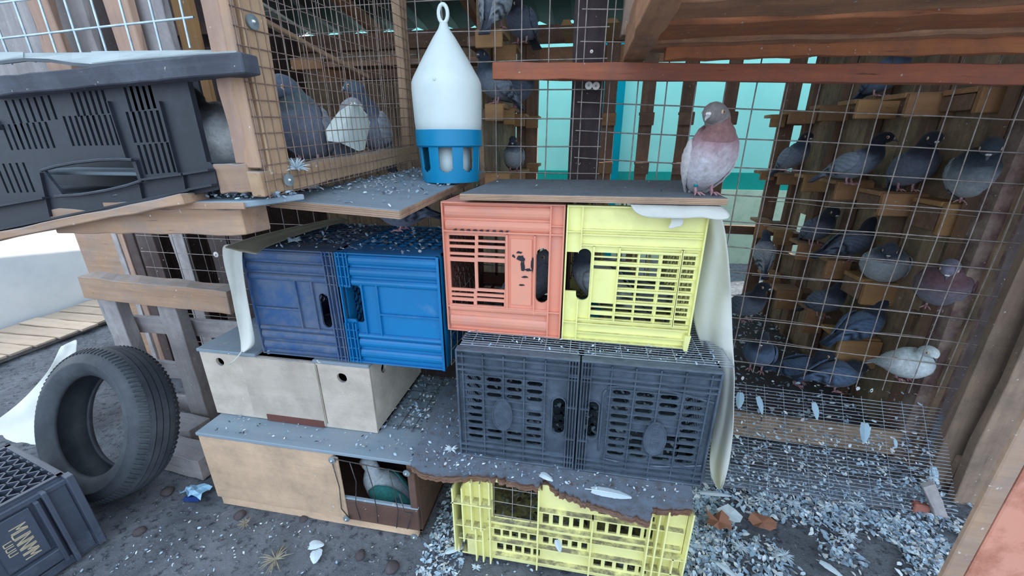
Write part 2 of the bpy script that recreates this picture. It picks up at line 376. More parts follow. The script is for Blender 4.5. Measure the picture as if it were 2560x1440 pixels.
# ------------------------------------------------------------------ pigeons
def cr(pts, k):
    out = []
    for i in range(len(pts) - 1):
        p0 = pts[max(i - 1, 0)]; p1 = pts[i]; p2 = pts[i + 1]; p3 = pts[min(i + 2, len(pts) - 1)]
        for j in range(k):
            t = j / k
            out.append(tuple(.5 * ((2 * b) + (-a + c) * t + (2 * a - 5 * b + 4 * c - d) * t * t + (-a + 3 * b - 3 * c + d) * t ** 3) for a, b, c, d in zip(p0, p1, p2, p3)))
    out.append(tuple(pts[-1])); return out
GREY = dict(head=(70, 80, 96), neck=(60, 72, 86), breast=(112, 122, 140), belly=(140, 150, 166), wing=(146, 158, 174), bar=(52, 58, 70), tail=(84, 92, 108))
def pal(**k): d = dict(GREY); d.update(k); return d
def mixt(a, b, t): return tuple(x + (y - x) * t for x, y in zip(a, b))
def pigeon(loc, yaw, label, group=None, pitch=25, hyaw=0, size=1.0, c=GREY, legs=True, h0=.085, hpitch=0, fat=1.0, beak='beak_dark', iris='iris', ring=False, drop=0, nseg=16, bars=True, name='pigeon', up=.80, hs=1.16):
    root = empty(name, loc, (0, 0, R(yaw)), label, 'pigeon', group); root.scale = (size,) * 3
    pr = R(pitch); ca, sa = math.cos(pr), math.sin(pr)
    def B(x, z): return (x * ca - z * sa, h0 + x * sa + z * ca)
    pts = [];  # x, y, z, rw, rh, colour index t
    for (x, z, rw, rh, t) in ((-.108, .004, .012, .007, 0), (-.078, 0, .034, .024, .4), (-.04, -.003, .052, .042, 1), (0, -.005, .060, .053, 2), (.034, -.001, .059, .054, 2.4), (.062, .010, .050, .047, 3.2)):
        X, Z = B(x, z); pts.append((X, 0, Z, rw * fat, rh * fat, t))
    ux, uz = pts[-1][0], pts[-1][2]
    hy = R(hyaw); neck = ((.008, .022 * up, .040, .039, 3.9, .15), (.010, .042 * up, .029, .030, 4.6, .45), (.010, .058 * up, .0225 * hs, .024 * hs, 5.2, .8), (.016, .072 * up + .002, .0220 * hs, .0235 * hs, 6, 1), (.016 + .014 * hs, .080 * up + .005, .0205 * hs, .021 * hs, 6, 1), (.016 + .026 * hs, .079 * up + .004, .0160 * hs, .0155 * hs, 6, 1), (.016 + .034 * hs, .076 * up + .003, .009 * hs, .008 * hs, 6, 1))
    hp = R(hpitch)
    for (dx, dz, rw, rh, t, w) in neck:
        bx, bz = dx - .012, dz - .045 * up
        if w > .5: bx, bz = bx * math.cos(hp * w) + bz * math.sin(hp * w), -bx * math.sin(hp * w) + bz * math.cos(hp * w)
        dx2, dz2 = bx + .012, bz + .045 * up
        a = hy * w; pts.append((ux + dx2 * math.cos(a), dx2 * math.sin(a), uz + dz2 - drop * w, rw, rh, t))
    ring_pts = cr(pts, 3)
    v = []; f = []; cols = []
    cl = [c['tail'], c['belly'], c['belly'], c['breast'], c['neck'], c['neck'], c['head'], c['head']]
    cen = [Vector(p[:3]) for p in ring_pts]; k = len(cen); prevw = Vector((0, 1, 0))
    for i, p in enumerate(ring_pts):
        t = (cen[min(i + 1, k - 1)] - cen[max(i - 1, 0)]).normalized()
        w = (prevw - t * prevw.dot(t)).normalized(); prevw = w; u = w.cross(t) * -1
        hc = min(max(p[5], 0), 6); ci = int(hc)
        for j in range(nseg):
            a = 2 * math.pi * j / nseg
            n_ = 1 + .03 * noise.noise(Vector((i * .7, j * .9, size * 7)))
            v.append(tuple(cen[i] + (w * math.cos(a) * p[3] + u * math.sin(a) * p[4]) * n_))
            q = hc + .35 * noise.noise(Vector((i * .5, j * .8, 3))); q = min(max(q, 0), 6.99); qi = int(q)
            cols.append(lin(mixt(cl[qi], cl[min(qi + 1, 7)], q - qi)))
    for i in range(k - 1):
        for j in range(nseg):
            a = i * nseg + j; d = i * nseg + (j + 1) % nseg; f.append((a, d, d + nseg, a + nseg))
    f.append(tuple(range(nseg))[::-1]); f.append(tuple((k - 1) * nseg + j for j in range(nseg)))
    me = bpy.data.meshes.new('body'); me.from_pydata(v, [], f)
    bm = bmesh.new(); bm.from_mesh(me); bmesh.ops.recalc_face_normals(bm, faces=bm.faces); bm.to_mesh(me); bm.free()
    at = me.color_attributes.new('Col', 'FLOAT_COLOR', 'POINT')
    for i, cc in enumerate(cols): at.data[i].color = cc
    link('body', me, 'plumage', root, smooth=True)
    # folded wings lying on the flanks, each with two dark bars
    RX = [(-.19, .006, .005), (-.15, .012, .008), (-.108, .020, .014), (-.078, .036, .026), (-.04, .053, .043), (0, .061, .054), (.034, .060, .055), (.062, .051, .048)]
    def rad(x):
        for (xa, wa, ha), (xb, wb_, hb) in zip(RX, RX[1:]):
            if x <= xb: t = max(0, (x - xa) / (xb - xa)); return wa + (wb_ - wa) * t, ha + (hb - ha) * t
        return RX[-1][1:]
    for s in (-1, 1):
        v = []; f = []; cols = []; NL, NW = 16, 8
        for i in range(NL + 1):
            t = i / NL; x = .052 - t * .205; rw, rh = rad(x); rw *= fat if x > -.12 else 1; half = .95 * (math.sin(math.pi * min(1, t * .90 + .10)) ** .55) + .05; mid = .22 + .25 * t
            for j in range(NW + 1):
                q = j / NW - .5; an = mid + q * 2 * half * .92; k2 = 1.06 + .02 * math.sin(t * 45 + j)
                X, Z = B(x - .014 * abs(q) * 2, rh * math.sin(an) * k2 + .003); v.append((X, s * max(rw * math.cos(an) * k2 + .001, .003), Z))
                bcol = c['wing']
                if bars and (abs(t - .50 - q * .10) < .035 or abs(t - .64 - q * .12) < .035) and q < .3: bcol = c['bar']
                if t > .80: bcol = mixt(c['wing'], c['tail'], .75)
                bcol = mixt(bcol, c['bar'], .20 if (i + j) % 2 else 0)
                cols.append(lin(bcol))
        W1 = NW + 1
        for i in range(NL):
            for j in range(NW): a = i * W1 + j; f.append((a, a + 1, a + W1 + 1, a + W1))
        me = bpy.data.meshes.new('wing'); me.from_pydata(v, [], f)
        at = me.color_attributes.new('Col', 'FLOAT_COLOR', 'POINT')
        for i, cc in enumerate(cols): at.data[i].color = cc
        o = link('wing', me, 'plumage', root, smooth=True); sm = o.modifiers.new('thick', 'SOLIDIFY'); sm.thickness = .004; sm.offset = -1
    # tail: a flat fan of long feathers
    v = []; f = []; cols = []
    for i in range(9):
        q = (i - 4) / 4.0
        for (L, wd) in ((0, .014), (.05, .020), (.085 - abs(q) * .006, .024)):
            X, Z = B(-.095 - L, .004 - L * .1 - abs(q) * .004); v.append((X, q * wd, Z)); cols.append(lin(mixt(c['tail'], c['bar'], .8 if L > .08 else .15 * (i % 2))))
    for i in range(8):
        for j in range(2): a = i * 3 + j; f.append((a, a + 1, a + 4, a + 3))
    me = bpy.data.meshes.new('tail'); me.from_pydata(v, [], f)
    at = me.color_attributes.new('Col', 'FLOAT_COLOR', 'POINT')
    for i, cc in enumerate(cols): at.data[i].color = cc
    o = link('tail', me, 'plumage', root, smooth=True); sm = o.modifiers.new('thick', 'SOLIDIFY'); sm.thickness = .005
    # head details, in the head's own directions
    h = Vector(pts[-3][:3]); tip = Vector(pts[-1][:3]); fd = Vector((math.cos(hy) * math.cos(hp + .15), math.sin(hy) * math.cos(hp + .15), -math.sin(hp + .15)))
    sd = Vector((-math.sin(hy), math.cos(hy), 0)); ud = fd.cross(sd)
    mb = MB(); q = tip - fd * .004
    mb.tube([q, q + fd * .010 - ud * .001, q + fd * .018 - ud * .004, q + fd * .021 - ud * .009], .004, 8, radii=[.0062, .0050, .0030, .0006]); mb.build('beak', beak, root, smooth=True)
    mb = MB()
    for s in (-1, 1): e = q + fd * .005 + ud * .0045 + sd * s * .0025; mb.lathe([(0.0001, -.0046), (.0034, -.003), (.0046, 0), (.0034, .003), (.0001, .0046)], 8, c=e)
    mb.build('cere', 'cere', root, smooth=True)
    for s in (-1, 1):
        e = h + sd * s * .0178 * hs + fd * .004 + ud * .003
        mb = MB(); mb.lathe([(.0001, -.0025), (.0052, -.002), (.0064, 0), (.0052, .0016), (.0001, .0020)], 12, 'Y')
        eo = mb.build('eye', 'eye_ring', root, smooth=True); M = Matrix((fd, sd * s, ud)).transposed().to_4x4(); M.translation = e; eo.matrix_local = M
        mb = MB(); mb.lathe([(.0001, 0), (.0044, .0006), (.0034, .0030), (.0001, .0038)], 12, 'Y'); mb.build('iris', iris, eo, smooth=True)
        mb = MB(); mb.lathe([(.0001, .002), (.0024, .0026), (.0018, .0042), (.0001, .0048)], 10, 'Y'); mb.build('pupil', 'pupil', eo, smooth=True)
    if legs:
        for s in (-1, 1):
            mb = MB(); fx = .006; y = s * .022
            mb.tube([(-.004, y, max(h0 - .03, .03)), (-.002, y, .018), (fx, y, .006)], .004, 7, radii=[.0085, .0038, .0042])
            for an in (-28, 0, 28, 180):
                L = .030 if an != 180 else .016; d = Vector((math.cos(R(an)), math.sin(R(an)), 0)); b = Vector((fx, y, .005))
                mb.tube([b, b + d * L * .5 + Vector((0, 0, .003)), b + d * L + Vector((0, 0, -.002))], .0028, 6, radii=[.0036, .0030, .0012])
            mb.build('leg', 'pigeon_leg', root, smooth=True)
    if ring:
        mb = MB(); mb.lathe([(.0055, 0), (.0055, .011), (.0042, .011), (.0042, 0)], 12, c=(-.002, -.022, .022), close=True); mb.build('leg_ring', 'ring_teal', root, smooth=True)
    return root

# ------------------------------------------------------------------ the setting
def ground():
    nx, ny = 260, 170; x0, x1, y0, y1 = -4.2, 2.4, .1, 4.4; v = []; f = []
    for j in range(ny + 1):
        for i in range(nx + 1):
            x = x0 + (x1 - x0) * i / nx; y = y0 + (y1 - y0) * (j / ny) ** 1.6; p = Vector((x, y, 0))
            z = .010 * noise.noise(p * 5) + .007 * abs(noise.noise(p * 17)) + .005 * noise.noise(p * 42) - .006
            v.append((x, y, z))
    for j in range(ny):
        for i in range(nx): a = j * (nx + 1) + i; f.append((a, a + 1, a + nx + 2, a + nx + 1))
    b = len(v); S = 14
    v += [(-S, -S, -.012), (S, -S, -.012), (S, S, -.012), (-S, S, -.012)]; f.append((b, b + 1, b + 2, b + 3))
    me = bpy.data.meshes.new('ground'); me.from_pydata(v, [], f)
    tag(link('ground', me, 'earth', smooth=True), kind='structure')
ground()
# the loft behind the mesh: roof, back wall of upright slats, side walls
LY, BY, SX = 1.5, 3.0, 1.29
def struct(name, mb, mat): return tag(mb.build(name, mat), kind='structure')
roof = empty('ceiling', (0, 0, 2.30), kind='structure')  # loft roof; its unseen front and right overhang added to block the sun
for i in range(14):
    x = -2.2 + i * .44; mb = MB(); v = []
    for k in range(9):
        xx = x + .44 * k / 8; v.append((xx, .022 * math.sin(k * math.pi / 2)))
    for k in range(8):
        a, b = v[k], v[k + 1]
        mb.quadbox([(a[0], .74, a[1] - .002), (b[0], .74, b[1] - .002), (b[0], 3.2, b[1] - .36), (a[0], 3.2, a[1] - .36), (a[0], .74, a[1] + .004), (b[0], .74, b[1] + .004), (b[0], 3.2, b[1] - .354), (a[0], 3.2, a[1] - .354)])
    mb.build('roof_sheet', 'roof_sheet', roof)
for x in (-1.5, -.75, -.1, .25, .62, 1.2, 1.9):
    plank('rafter', (x, .8, 2.25), (x, 3.05, 1.915), .07, .045, 'platform_wood', roof)
wb = empty('wall_back', (0, BY, 0), kind='structure')
plank('wall_plate', (-2.1, BY - .02, 1.835), (1.3, BY - .02, 1.835), .10, .05, 'loft_slat', wb)
plank('cross_rail', (-.40, BY + .03, .615), (1.28, BY + .03, .615), .06, .03, 'loft_slat', wb)
plank('cross_rail', (-.40, BY + .03, 1.72), (1.28, BY + .03, 1.72), .10, .03, 'platform_wood', wb)
for x, w_ in ((-.40, .085), (-.475, .06), (.115, .085), (.355, .08), (.60, .08), (.855, .075), (1.20, .09)):
    plank('slat', (x, BY, .0), (x, BY, 1.80), w_, .025, 'loft_slat', wb, side=(1, 0, 0))
for k in range(17):                                     # the closed part of the back wall, left
    plank('slat', (-.56 - k * .098, BY, 0), (-.56 - k * .098, BY, 1.8), .094, .02, 'loft_wall', wb, side=(1, 0, 0))
for k in range(3): plank('slat', (1.245 - k * .03, BY + .02, 0), (1.245 - k * .03, BY + .02, .1), .03, .02, 'loft_wall', wb, side=(1, 0, 0))
wr = empty('wall_right', (SX, 0, 0), kind='structure')
for k in range(15):
    y = 1.56 + k * .1
    if k == 12: plank('slat', (SX + .02, y, 0), (SX + .02, y, .52), .096, .02, 'loft_wall', wr, side=(0, 1, 0)); plank('slat', (SX + .02, y, .78), (SX + .02, y, 1.95), .096, .02, 'loft_wall', wr, side=(0, 1, 0)); continue
    plank('slat', (SX + .02 + .004 * (k % 2), y, 0), (SX + .02, y, 1.95), .0985, .02, 'loft_wall', wr, side=(0, 1, 0))
for k in range(5): plank('stud', (SX - .012, 1.62 + k * .32, .0), (SX - .012, 1.62 + k * .32, 1.95), .05, .03, 'loft_slat', wr, side=(0, 1, 0))
wl = empty('wall_left', (-2.05, 0, 0), kind='structure')
for k in range(14): plank('slat', (-2.08, 1.62 + k * .102, 0), (-2.08, 1.62 + k * .102, 1.95), .1, .02, 'dark_board', wl, side=(0, 1, 0))
wp = empty('wall_middle', (-.50, 0, 0), kind='structure')     # inner partition, left of the window of teal
for k in range(9): plank('slat', (-.515, 2.08 + k * .1, .0), (-.515, 2.08 + k * .1, 1.9), .098, .02, 'loft_wall', wp, side=(0, 1, 0))

# the buildings outside: teal house behind the loft, white wall on the left
th = wthing('teal_house', (0, 4.5, 0), label='pale teal painted building behind the slats of the loft', cat='building')
mb = MB(); mb.box(-3.0, .10, 4.5, 4.7, .90, 3.2); mb.box(.42, 3.6, 4.5, 4.7, .90, 3.2); mb.build('wall', 'teal_wall', th)
mb = MB(); mb.box(.08, .30, 4.36, 4.62, 0, 3.2); tag(mb.build('shaded_corner', 'teal_corner_shade', th), 'corner of the teal building, its shade put into a darker turquoise')  # shaded side of the house corner; the darker colour stands for shade
mb = MB(); mb.box(.30, .44, 4.46, 4.62, .9, 3.2); mb.build('pilaster', 'teal_wall', th)
mb = MB(); mb.box(-3.0, 3.6, 4.46, 4.70, .74, .90); tag(mb.build('plinth_band', 'teal_dark', th), 'dark teal band')
mb = MB(); mb.box(-3.0, 3.6, 4.42, 4.72, -.05, .74); tag(mb.build('plinth', 'green_pale', th), 'pale green plinth')
wh = MB(); wh.box(-3.95, -3.72, .6, 4.2, -.02, 2.3); tag(wh.build('garden_wall', 'house_white'), 'smooth white outdoor wall in sun patches beyond the loft', 'wall')
bk = empty('gap_backdrop', (1.5, 1.9, 0), kind='structure')  # dark backdrop added behind the fence gap to cover the bright ground
for k in range(12): plank('slat', (1.42 + k * .145, 1.9, 0), (1.42 + k * .145, 1.9, 2.1), .14, .02, 'dark_board', bk, side=(1, 0, 0))
# ground covered deck of pale slats at left
dk = empty('slatted_deck', (-3.4, 1.7, .0), label='low deck of pale wooden slats along the white wall', cat='deck')
for k in range(16):
    y = 1.0 + k * .112
    plank('slat', (-3.69, y, .035 + .004 * (k % 3)), (-3.20 + random.uniform(-.02, .02), y + .01, .035), .10, .014, 'slat_pale', dk, side=(0, 1, 0))
for x in (-3.64, -3.26): plank('joist', (x, .96, .012), (x, 2.8, .012), .03, .03, 'grey_board', dk)

# ------------------------------------------------------------------ mesh front of the loft
def post(name, x, y, w, d, z0, z1, mat, label, cat='post', group=None):
    return plank(name, (x, y, z0), (x, y, z1), w, d, mat, None, side=(1, 0, 0), label=label, cat=cat, group=group, seg=10, rough=.002)
def washer_at(p, n, r, mat='washer', parent=None, name='washer', head='screw_head'):
    """fender washer with a screw; p its centre, n the way it faces"""
    n = Vector(n).normalized(); mb = MB()
    mb.lathe([(r * .3, 0), (r, 0), (r, .003), (r * .35, .004), (r * .3, .004)], 22, 'Z', close=True)
    o = mb.build(name, mat, parent, smooth=False, shift=False) if False else link(name, mb.mesh(), mat, parent, shift=False)
    M = n.to_track_quat('Z', 'Y').to_matrix().to_4x4(); M.translation = p
    o.matrix_local = M if not parent else wmat(parent).inverted() @ M
    mb = MB(); mb.lathe([(.0001, .0085), (r * .2, .0075), (r * .34, .004), (r * .34, 0), (.0001, 0)], 12)
    link('screw', mb.mesh(), head, o, smooth=True); return o
pd = post('timber_post', -.018, 1.56, .105, .07, 0, 1.93, 'post_dark', 'dark purplish brown post behind the feeder and the dove on the plywood')
pm = post('timber_post', 1.303, 1.555, .088, .06, .0, 1.80, 'post_mauve', 'stained mauve brown post where the wire front ends at the right')
wf = wthing('mesh_screen', (0, LY, .3), 'rusty square wire mesh wall across the front of the pigeon loft', 'wire mesh')
S_ = .0885
o_ = wiremesh('wire_grid', (-.05 + .001, LY, .395), XA, ZA, 1.40, 1.48, S_, S_, .0021, 'wire_grey', wf, tilt=-.05, u_off=.0145, v_off=.04, wob=.003)
o_ = wiremesh('wire_grid', (-.62, LY - .012, .28), XA, ZA, .66, 1.6, S_, S_, .0021, 'wire_grey', wf, tilt=-.01, u_off=.03, v_off=.02, wob=.003)
o_ = wiremesh('wire_grid', (-2.02, LY - .006, .05), XA, ZA, 1.42, 1.9, .0725, .076, .0017, 'wire_grey', wf, u_off=.052, v_off=.058, wob=.002)
o_ = wiremesh('wire_grid', (.62, LY + .05, .42), XA, ZA, .62, .62, S_, S_, .0012, 'wire_grey', wf, tilt=-.05, v_off=.05, both=False, wob=.010, seg=14)
for (px, py) in ((1472, 214), (1490, 215)): washer_at(P(px, py, Y=LY - .02), (0, -1, 0), .012, 'washer_white', wf)
washer_at(P(1479, 129, Y=LY - .02), (0, -1, 0), .005, 'washer_white', wf)
washer_at(P(541, 636, Y=LY - .02), (0, -1, 0), .0125, 'washer_white', wf)
# fine mesh apron sloping to the earth at the right
ap = wthing('wire_apron', (.9, 1.4, 0), 'fine wire mesh apron clogged with down sloping onto the ground at right', 'wire mesh')
d = Vector((0, 1.49, .325)) - Vector((0, 1.27, .005))
wiremesh('wire_grid', (.50, 1.27, .005), XA, d, .80, d.length, .0655, .0118, .00125, 'wire_fine', ap, tilt=-.03, u_off=.02, wob=.0015, seg=10, n=3)
plank('sill_board', (.40, 1.535, .10), (1.26, 1.535, .085), .11, .02, 'loft_wall', None, side=(0, 0, 1), seg=12, label='low brown sill board across the foot of the loft behind the apron', cat='board')
plank('ground_board', (.45, 1.33, .004), (1.24, 1.335, .004), .12, .012, 'rotten_board', None, side=(0, 1, 0), seg=12, rough=.003, label='dusty brown board half buried flat under the wire apron', cat='board')
# planks behind the left mesh
lb = wthing('board_wall', (-1.9, 1.6, 0), 'dark weathered upright boards behind the lower left wire mesh', 'boards')
for (a, b, m_) in ((288, 300, 'grey_board'), (306, 318, 'pink_pine'), (322, 342, 'dark_board'), (347, 392, 'dark_board'), (430, 466, 'grey_board'), (524, 570, 'dark_board'), (578, 612, 'dark_board')):
    x0, x1 = P(a, 600, Y=1.58).x, P(b, 600, Y=1.58).x
    plank('board', ((x0 + x1) / 2, 1.58, .02), ((x0 + x1) / 2, 1.58, 1.25), x1 - x0, .022, m_, lb, side=(1, 0, 0), rough=.004)
mb = MB(); mb.plate([(0, 0), (.36, 0), (.36, .94), (0, .94)], [], (-2.70, 1.70, 0), (1, -.03, 0), ZA, YA, .02)
tag(mb.build('end_panel', 'beam_pine'), 'bare tan plywood end panel with wavy grain beside the white wall', 'panel')
# red rail and the raised plank platform above it
def railseg():
    a = P(1233, 178, Y=1.44); b = P(2560, 186, Y=1.44)
    return plank('red_rail', (a.x, 1.44, a.z), (1.5, 1.44, b.z - .012), .048, .03, 'rail_red', None, side=(0, 0, 1), seg=24, rough=.0015, label='red brown painted rail screwed across the wire mesh above the dove', cat='rail')
railseg()
pf = wthing('plank_platform', (.8, 1.2, 1.45), 'underside of a raised box of rough brown planks at top right', 'platform')
plank('bearer', (.118, .66, 1.475), (.118, 1.50, 1.475), .085, .062, 'platform_wood', pf, side=(0, 0, 1), seg=12, rough=.003)
plank('front_board', (.10, 1.475, 1.50), (.10, 1.475, 1.80), .05, .04, 'jamb_brown', pf, side=(1, 0, 0), rough=.003)
for (y0, y1, z, m_) in ((1.33, 1.47, 1.462, 'platform_wood'), (1.165, 1.315, 1.468, 'rail_orange'), (1.01, 1.15, 1.474, 'platform_wood'), (.84, .995, 1.482, 'jamb_brown'), (.66, .83, 1.488, 'jamb_brown')):
    plank('plank', (.15, (y0 + y1) / 2, z), (1.85, (y0 + y1) / 2, z - .012), y1 - y0, .022, m_, pf, side=(0, 1, 0), seg=24, rough=.003)
plank('fascia', (.20, 1.40, 1.438), (1.6, 1.40, 1.425), .035, .03, 'rail_orange', pf, side=(0, 0, 1), seg=24, rough=.003)
# boards and steel at the right edge
fr = wthing('board_fence', (1.35, 1.36, 0), 'broad brown upright boards with a gap at the right edge', 'fence')
plank('board', (1.335, 1.42, 0), (1.325, 1.42, 1.5), .085, .03, 'jamb_brown', fr, side=(1, 0, 0), rough=.003)
plank('board', (1.385, 1.36, -.01), (1.355, 1.36, 1.5), .095, .03, 'jamb_brown', fr, side=(1, 0, 0), rough=.003)
plank('board', (1.52, 1.33, -.01), (1.50, 1.33, 1.5), .10, .03, 'dark_board', fr, side=(1, 0, 0), rough=.003)
plank('bottom_board', (1.34, 1.395, .10), (1.46, 1.395, .10), .12, .02, 'jamb_brown', fr, side=(0, 0, 1), rough=.003)
ps = wthing('steel_post', (.70, .60, 0), 'orange painted rusty steel post close by at the lower right corner', 'post')
mb = MB(); mb.box(.665, .80, .60, .606, -.02, 1.9); mb.box(.794, .80, .606, .70, -.02, 1.9); bevel(mb.build('flange', 'rust_orange', ps))
mb = MB(); mb.box(.636, .6645, .602, .612, -.02, 1.9); tag(bevel(mb.build('edge_batten', 'beam_pine', ps)), 'pale wooden batten on its left edge')

# perches in the loft: blocks nailed to the slats
def blk(x0, x1, z0, z1, y, dep, mat='perch', label=None, group=None, wall=None):
    o = wthing('block_perch', ((x0 + x1) / 2, y, z0), label, 'perch', group)
    mb = MB(); mb.box(x0, x1, y, y + .022, z0, z1); bevel(mb.build('face_block', mat, o), .003)
    mb = MB(); mb.box(x0 - .003, x1 + .003, y + .0225, y + dep, z1 - .014, z1 + .004); bevel(mb.build('top_board', mat, o), .002)
    if wall is not None:
        xa, xb = (x1, wall) if wall > x1 else (wall, x0)
        mb = MB(); mb.box(xa - .01, xb + .002, y + .03, y + dep, z0 + .012, z1 - .016); bevel(mb.build('bracket', 'loft_slat', o), .002)
    return o
def pblk(a, b, t, u, y, dep=.10, mat='perch', label=None, group=None, wall=None):
    p, q = P(a, u, Y=y), P(b, t, Y=y); return blk(p.x, q.x, p.z, q.z, y, dep, mat, label, group, wall)
rows = ['top', 'second', 'third', 'fourth', 'lowest']
for r_, L in enumerate((
    ((1925, 1968, 287, 318, 2.9), (1970, 2045, 277, 310, 2.75), (2048, 2130, 262, 303, 2.4), (2137, 2255, 247, 297, 2.1), (2260, 2405, 230, 293, 1.85), (2438, 2545, 214, 283, 1.68)),
    ((1900, 1940, 430, 450, 2.85), (1943, 2000, 437, 462, 2.7), (2005, 2080, 440, 480, 2.4), (2085, 2190, 455, 500, 2.1), (2195, 2330, 485, 540, 1.85), (2342, 2462, 512, 590, 1.66)),
    ((1885, 1930, 553, 595, 2.85), (1932, 1985, 580, 612, 2.65), (1990, 2055, 610, 650, 2.35), (2060, 2132, 653, 697, 2.1), (2150, 2290, 712, 762, 1.85)),
    ((1905, 1955, 690, 725, 2.7), (1937, 2008, 730, 772, 2.35), (2005, 2068, 775, 832, 2.1), (2082, 2210, 858, 915, 1.8)))):
    ordn = ['farthest', 'second farthest', 'third farthest', 'third from the post', 'second from the post', 'nearest the post']
    for i, (a, b, t, u, y) in enumerate(L):
        where = ordn[i] if i < 3 else ['third', 'second', 'first'][min(2, 3 - (len(L) - i) if len(L) - i <= 3 else 0)] + ' from the post'
        where = ('farthest', 'second farthest', 'third farthest')[i] if i < 3 else where
        pblk(a, b, t, u, y, .16 if i > 2 else .12, 'perch' if (i + r_) % 3 else 'perch_pale', f'brown wooden block perch on the right wall, {rows[r_]} row, {where}', 'block perches on the right wall', wall=SX + .01)
pblk(2300, 2352, 778, 846, 1.68, .05, 'perch_pale', 'pale yellow block end low beside the mauve post above the white pigeon', wall=SX + .01)
for r_, z in enumerate((1.292, .985)):
    for x, nm in ((.115, 'first'), (.355, 'second'), (.60, 'third'), (.855, 'fourth'), (1.20, 'fifth')):
        blk(x - .046, x + .046, z, z + .075, 2.945, .042, 'loft_slat' if x > .3 else 'perch', f'small block on the {nm} slat before the teal wall, {"upper" if r_ == 0 else "lower"} row', 'blocks on the back slats')
for (a, b, t, u, y, nm) in ((1188, 1255, 70, 120, 1.8, 'largest pale block perch high left, under the grey pigeon'), (1232, 1290, 110, 157, 2.2, 'pale block perch behind the red rail at upper left'),
    (1212, 1258, 260, 302, 1.9, 'block perch at the feeder shoulder, nearest of the left middle row'), (1258, 1285, 270, 312, 2.25, 'block perch second in the left middle row'), (1284, 1312, 285, 316, 2.6, 'block perch third in the left middle row'), (1314, 1345, 290, 320, 2.85, 'block perch farthest in the left middle row'),
    (1212, 1275, 436, 470, 1.95, 'block perch low left just above the plywood edge'), (1270, 1312, 428, 452, 2.3, 'block perch under the small white and grey pigeon'), (1315, 1345, 412, 433, 2.7, 'block perch low left at the corner slat')):
    pblk(a, b, t, u, y, .16, 'perch_pale', nm, 'block perches on the inner partition', wall=-.505)
for (a, b, t, u, y, nm) in ((728, 800, 142, 175, 2.1, 'brown block perch seen through the hutch mesh, left'), (800, 862, 168, 205, 2.3, 'brown block perch seen through the hutch mesh, middle'), (905, 965, 160, 195, 2.4, 'brown block perch seen through the hutch mesh, right'), (960, 1010, 140, 178, 2.5, 'brown block perch seen through the hutch mesh near its back post')):
    pblk(a, b, t, u, y, .14, 'perch', nm, 'block perches behind the hutch', wall=-.53)
for (a, b, t, u, y, nm) in ((1302, 1328, 54, 68, 2.55, 'leftmost sawn yellow rafter end under the loft roof'), (1402, 1432, 48, 64, 2.55, 'middle sawn yellow rafter end under the loft roof'), (1512, 1550, 44, 58, 2.55, 'rightmost sawn yellow rafter end beside the dark post')):
    p, q = P(a, u, Y=y), P(b, t, Y=y); mb = MB(); w = q.x - p.x
    mb.plate([(p.x, p.z), (q.x, p.z), (q.x - w * .25, q.z), (p.x + w * .2, q.z)], [], (0, y, 0), XA, ZA, YA, .44)
    tag(mb.build('rafter_end', 'perch_pale'), nm, 'beam end', 'rafter ends')
floorb = MB(); floorb.box(-2.0, 1.27, 1.62, 2.95, .02, .05); tag(floorb.build('floor', 'rubble'), kind='structure')

# ------------------------------------------------------------------ nest boxes on the left
LB = wthing('nest_box', (-.83, .88, 0), 'long low tan plywood nest box on the ground with wired opening', 'nest box')
X0, X1, Y0, Y1, Z1 = -1.2, -.455, .88, 1.34, .31
mb = MB(); mb.box(X0 - .003, X1 + .004, Y0 - .004, 1.02, Z1 - .012, Z1); mb.box(X0 - .003, X0 + .5, 1.02, Y1, Z1 - .012, Z1); bevel(mb.build('top_board', 'grey_shelf', LB))
mb = MB(); mb.box(X0, -.715, Y0, Y0 + .012, .035, Z1 - .014); bevel(mb.build('front_board', 'tan_ply', LB))
mb = MB(); mb.box(-.722, -.698, Y0 - .007, Y0 - .0005, .030, Z1 - .018); bevel(mb.build('door_batten', 'tan_ply', LB))
mb = MB(); mb.box(X0 + .01, X1 - .01, Y0 + .004, Y0 + .02, 0, .034); bevel(mb.build('base_rail', 'tan_ply', LB))
mb = MB(); mb.box(-.714, X1, Y0 - .002, Y0 + .012, .035, .118); bevel(mb.build('sill_board', 'red_side', LB))
mb = MB(); mb.box(-.714, X1 + .0, Y0 + .0, Y0 + .012, .1185, .126); bevel(mb.build('sill_cap', 'grey_shelf', LB))
mb = MB(); mb.box(-.478, X1, Y0 - .001, Y0 + .02, .1265, Z1 - .013); bevel(mb.build('corner_post', 'red_side', LB))
mb = MB(); mb.box(X1 - .012, X1, Y0 + .021, Y1, 0, Z1 - .013); bevel(mb.build('side_board', 'red_side', LB))
mb = MB(); mb.box(X0, X0 + .012, Y0 + .021, Y1, 0, Z1 - .013); bevel(mb.build('side_board', 'tan_ply', LB))
mb = MB(); mb.box(X0, X1, Y1, Y1 + .012, 0, Z1 - .013); bevel(mb.build('back_board', 'red_side', LB))
mb = MB(); mb.box(X0, X1, Y0 + .021, Y1, .006, .016); bevel(mb.build('floor_board', 'red_side', LB))
mb = MB(); mb.box(X0 + .5, X1 - .06, 1.021, Y1, .17, .18); mb.box(X1 - .17, X1 - .012, 1.021, Y1, Z1 - .016, Z1 - .006); bevel(mb.build('inner_shelf', 'grey_shelf', LB))
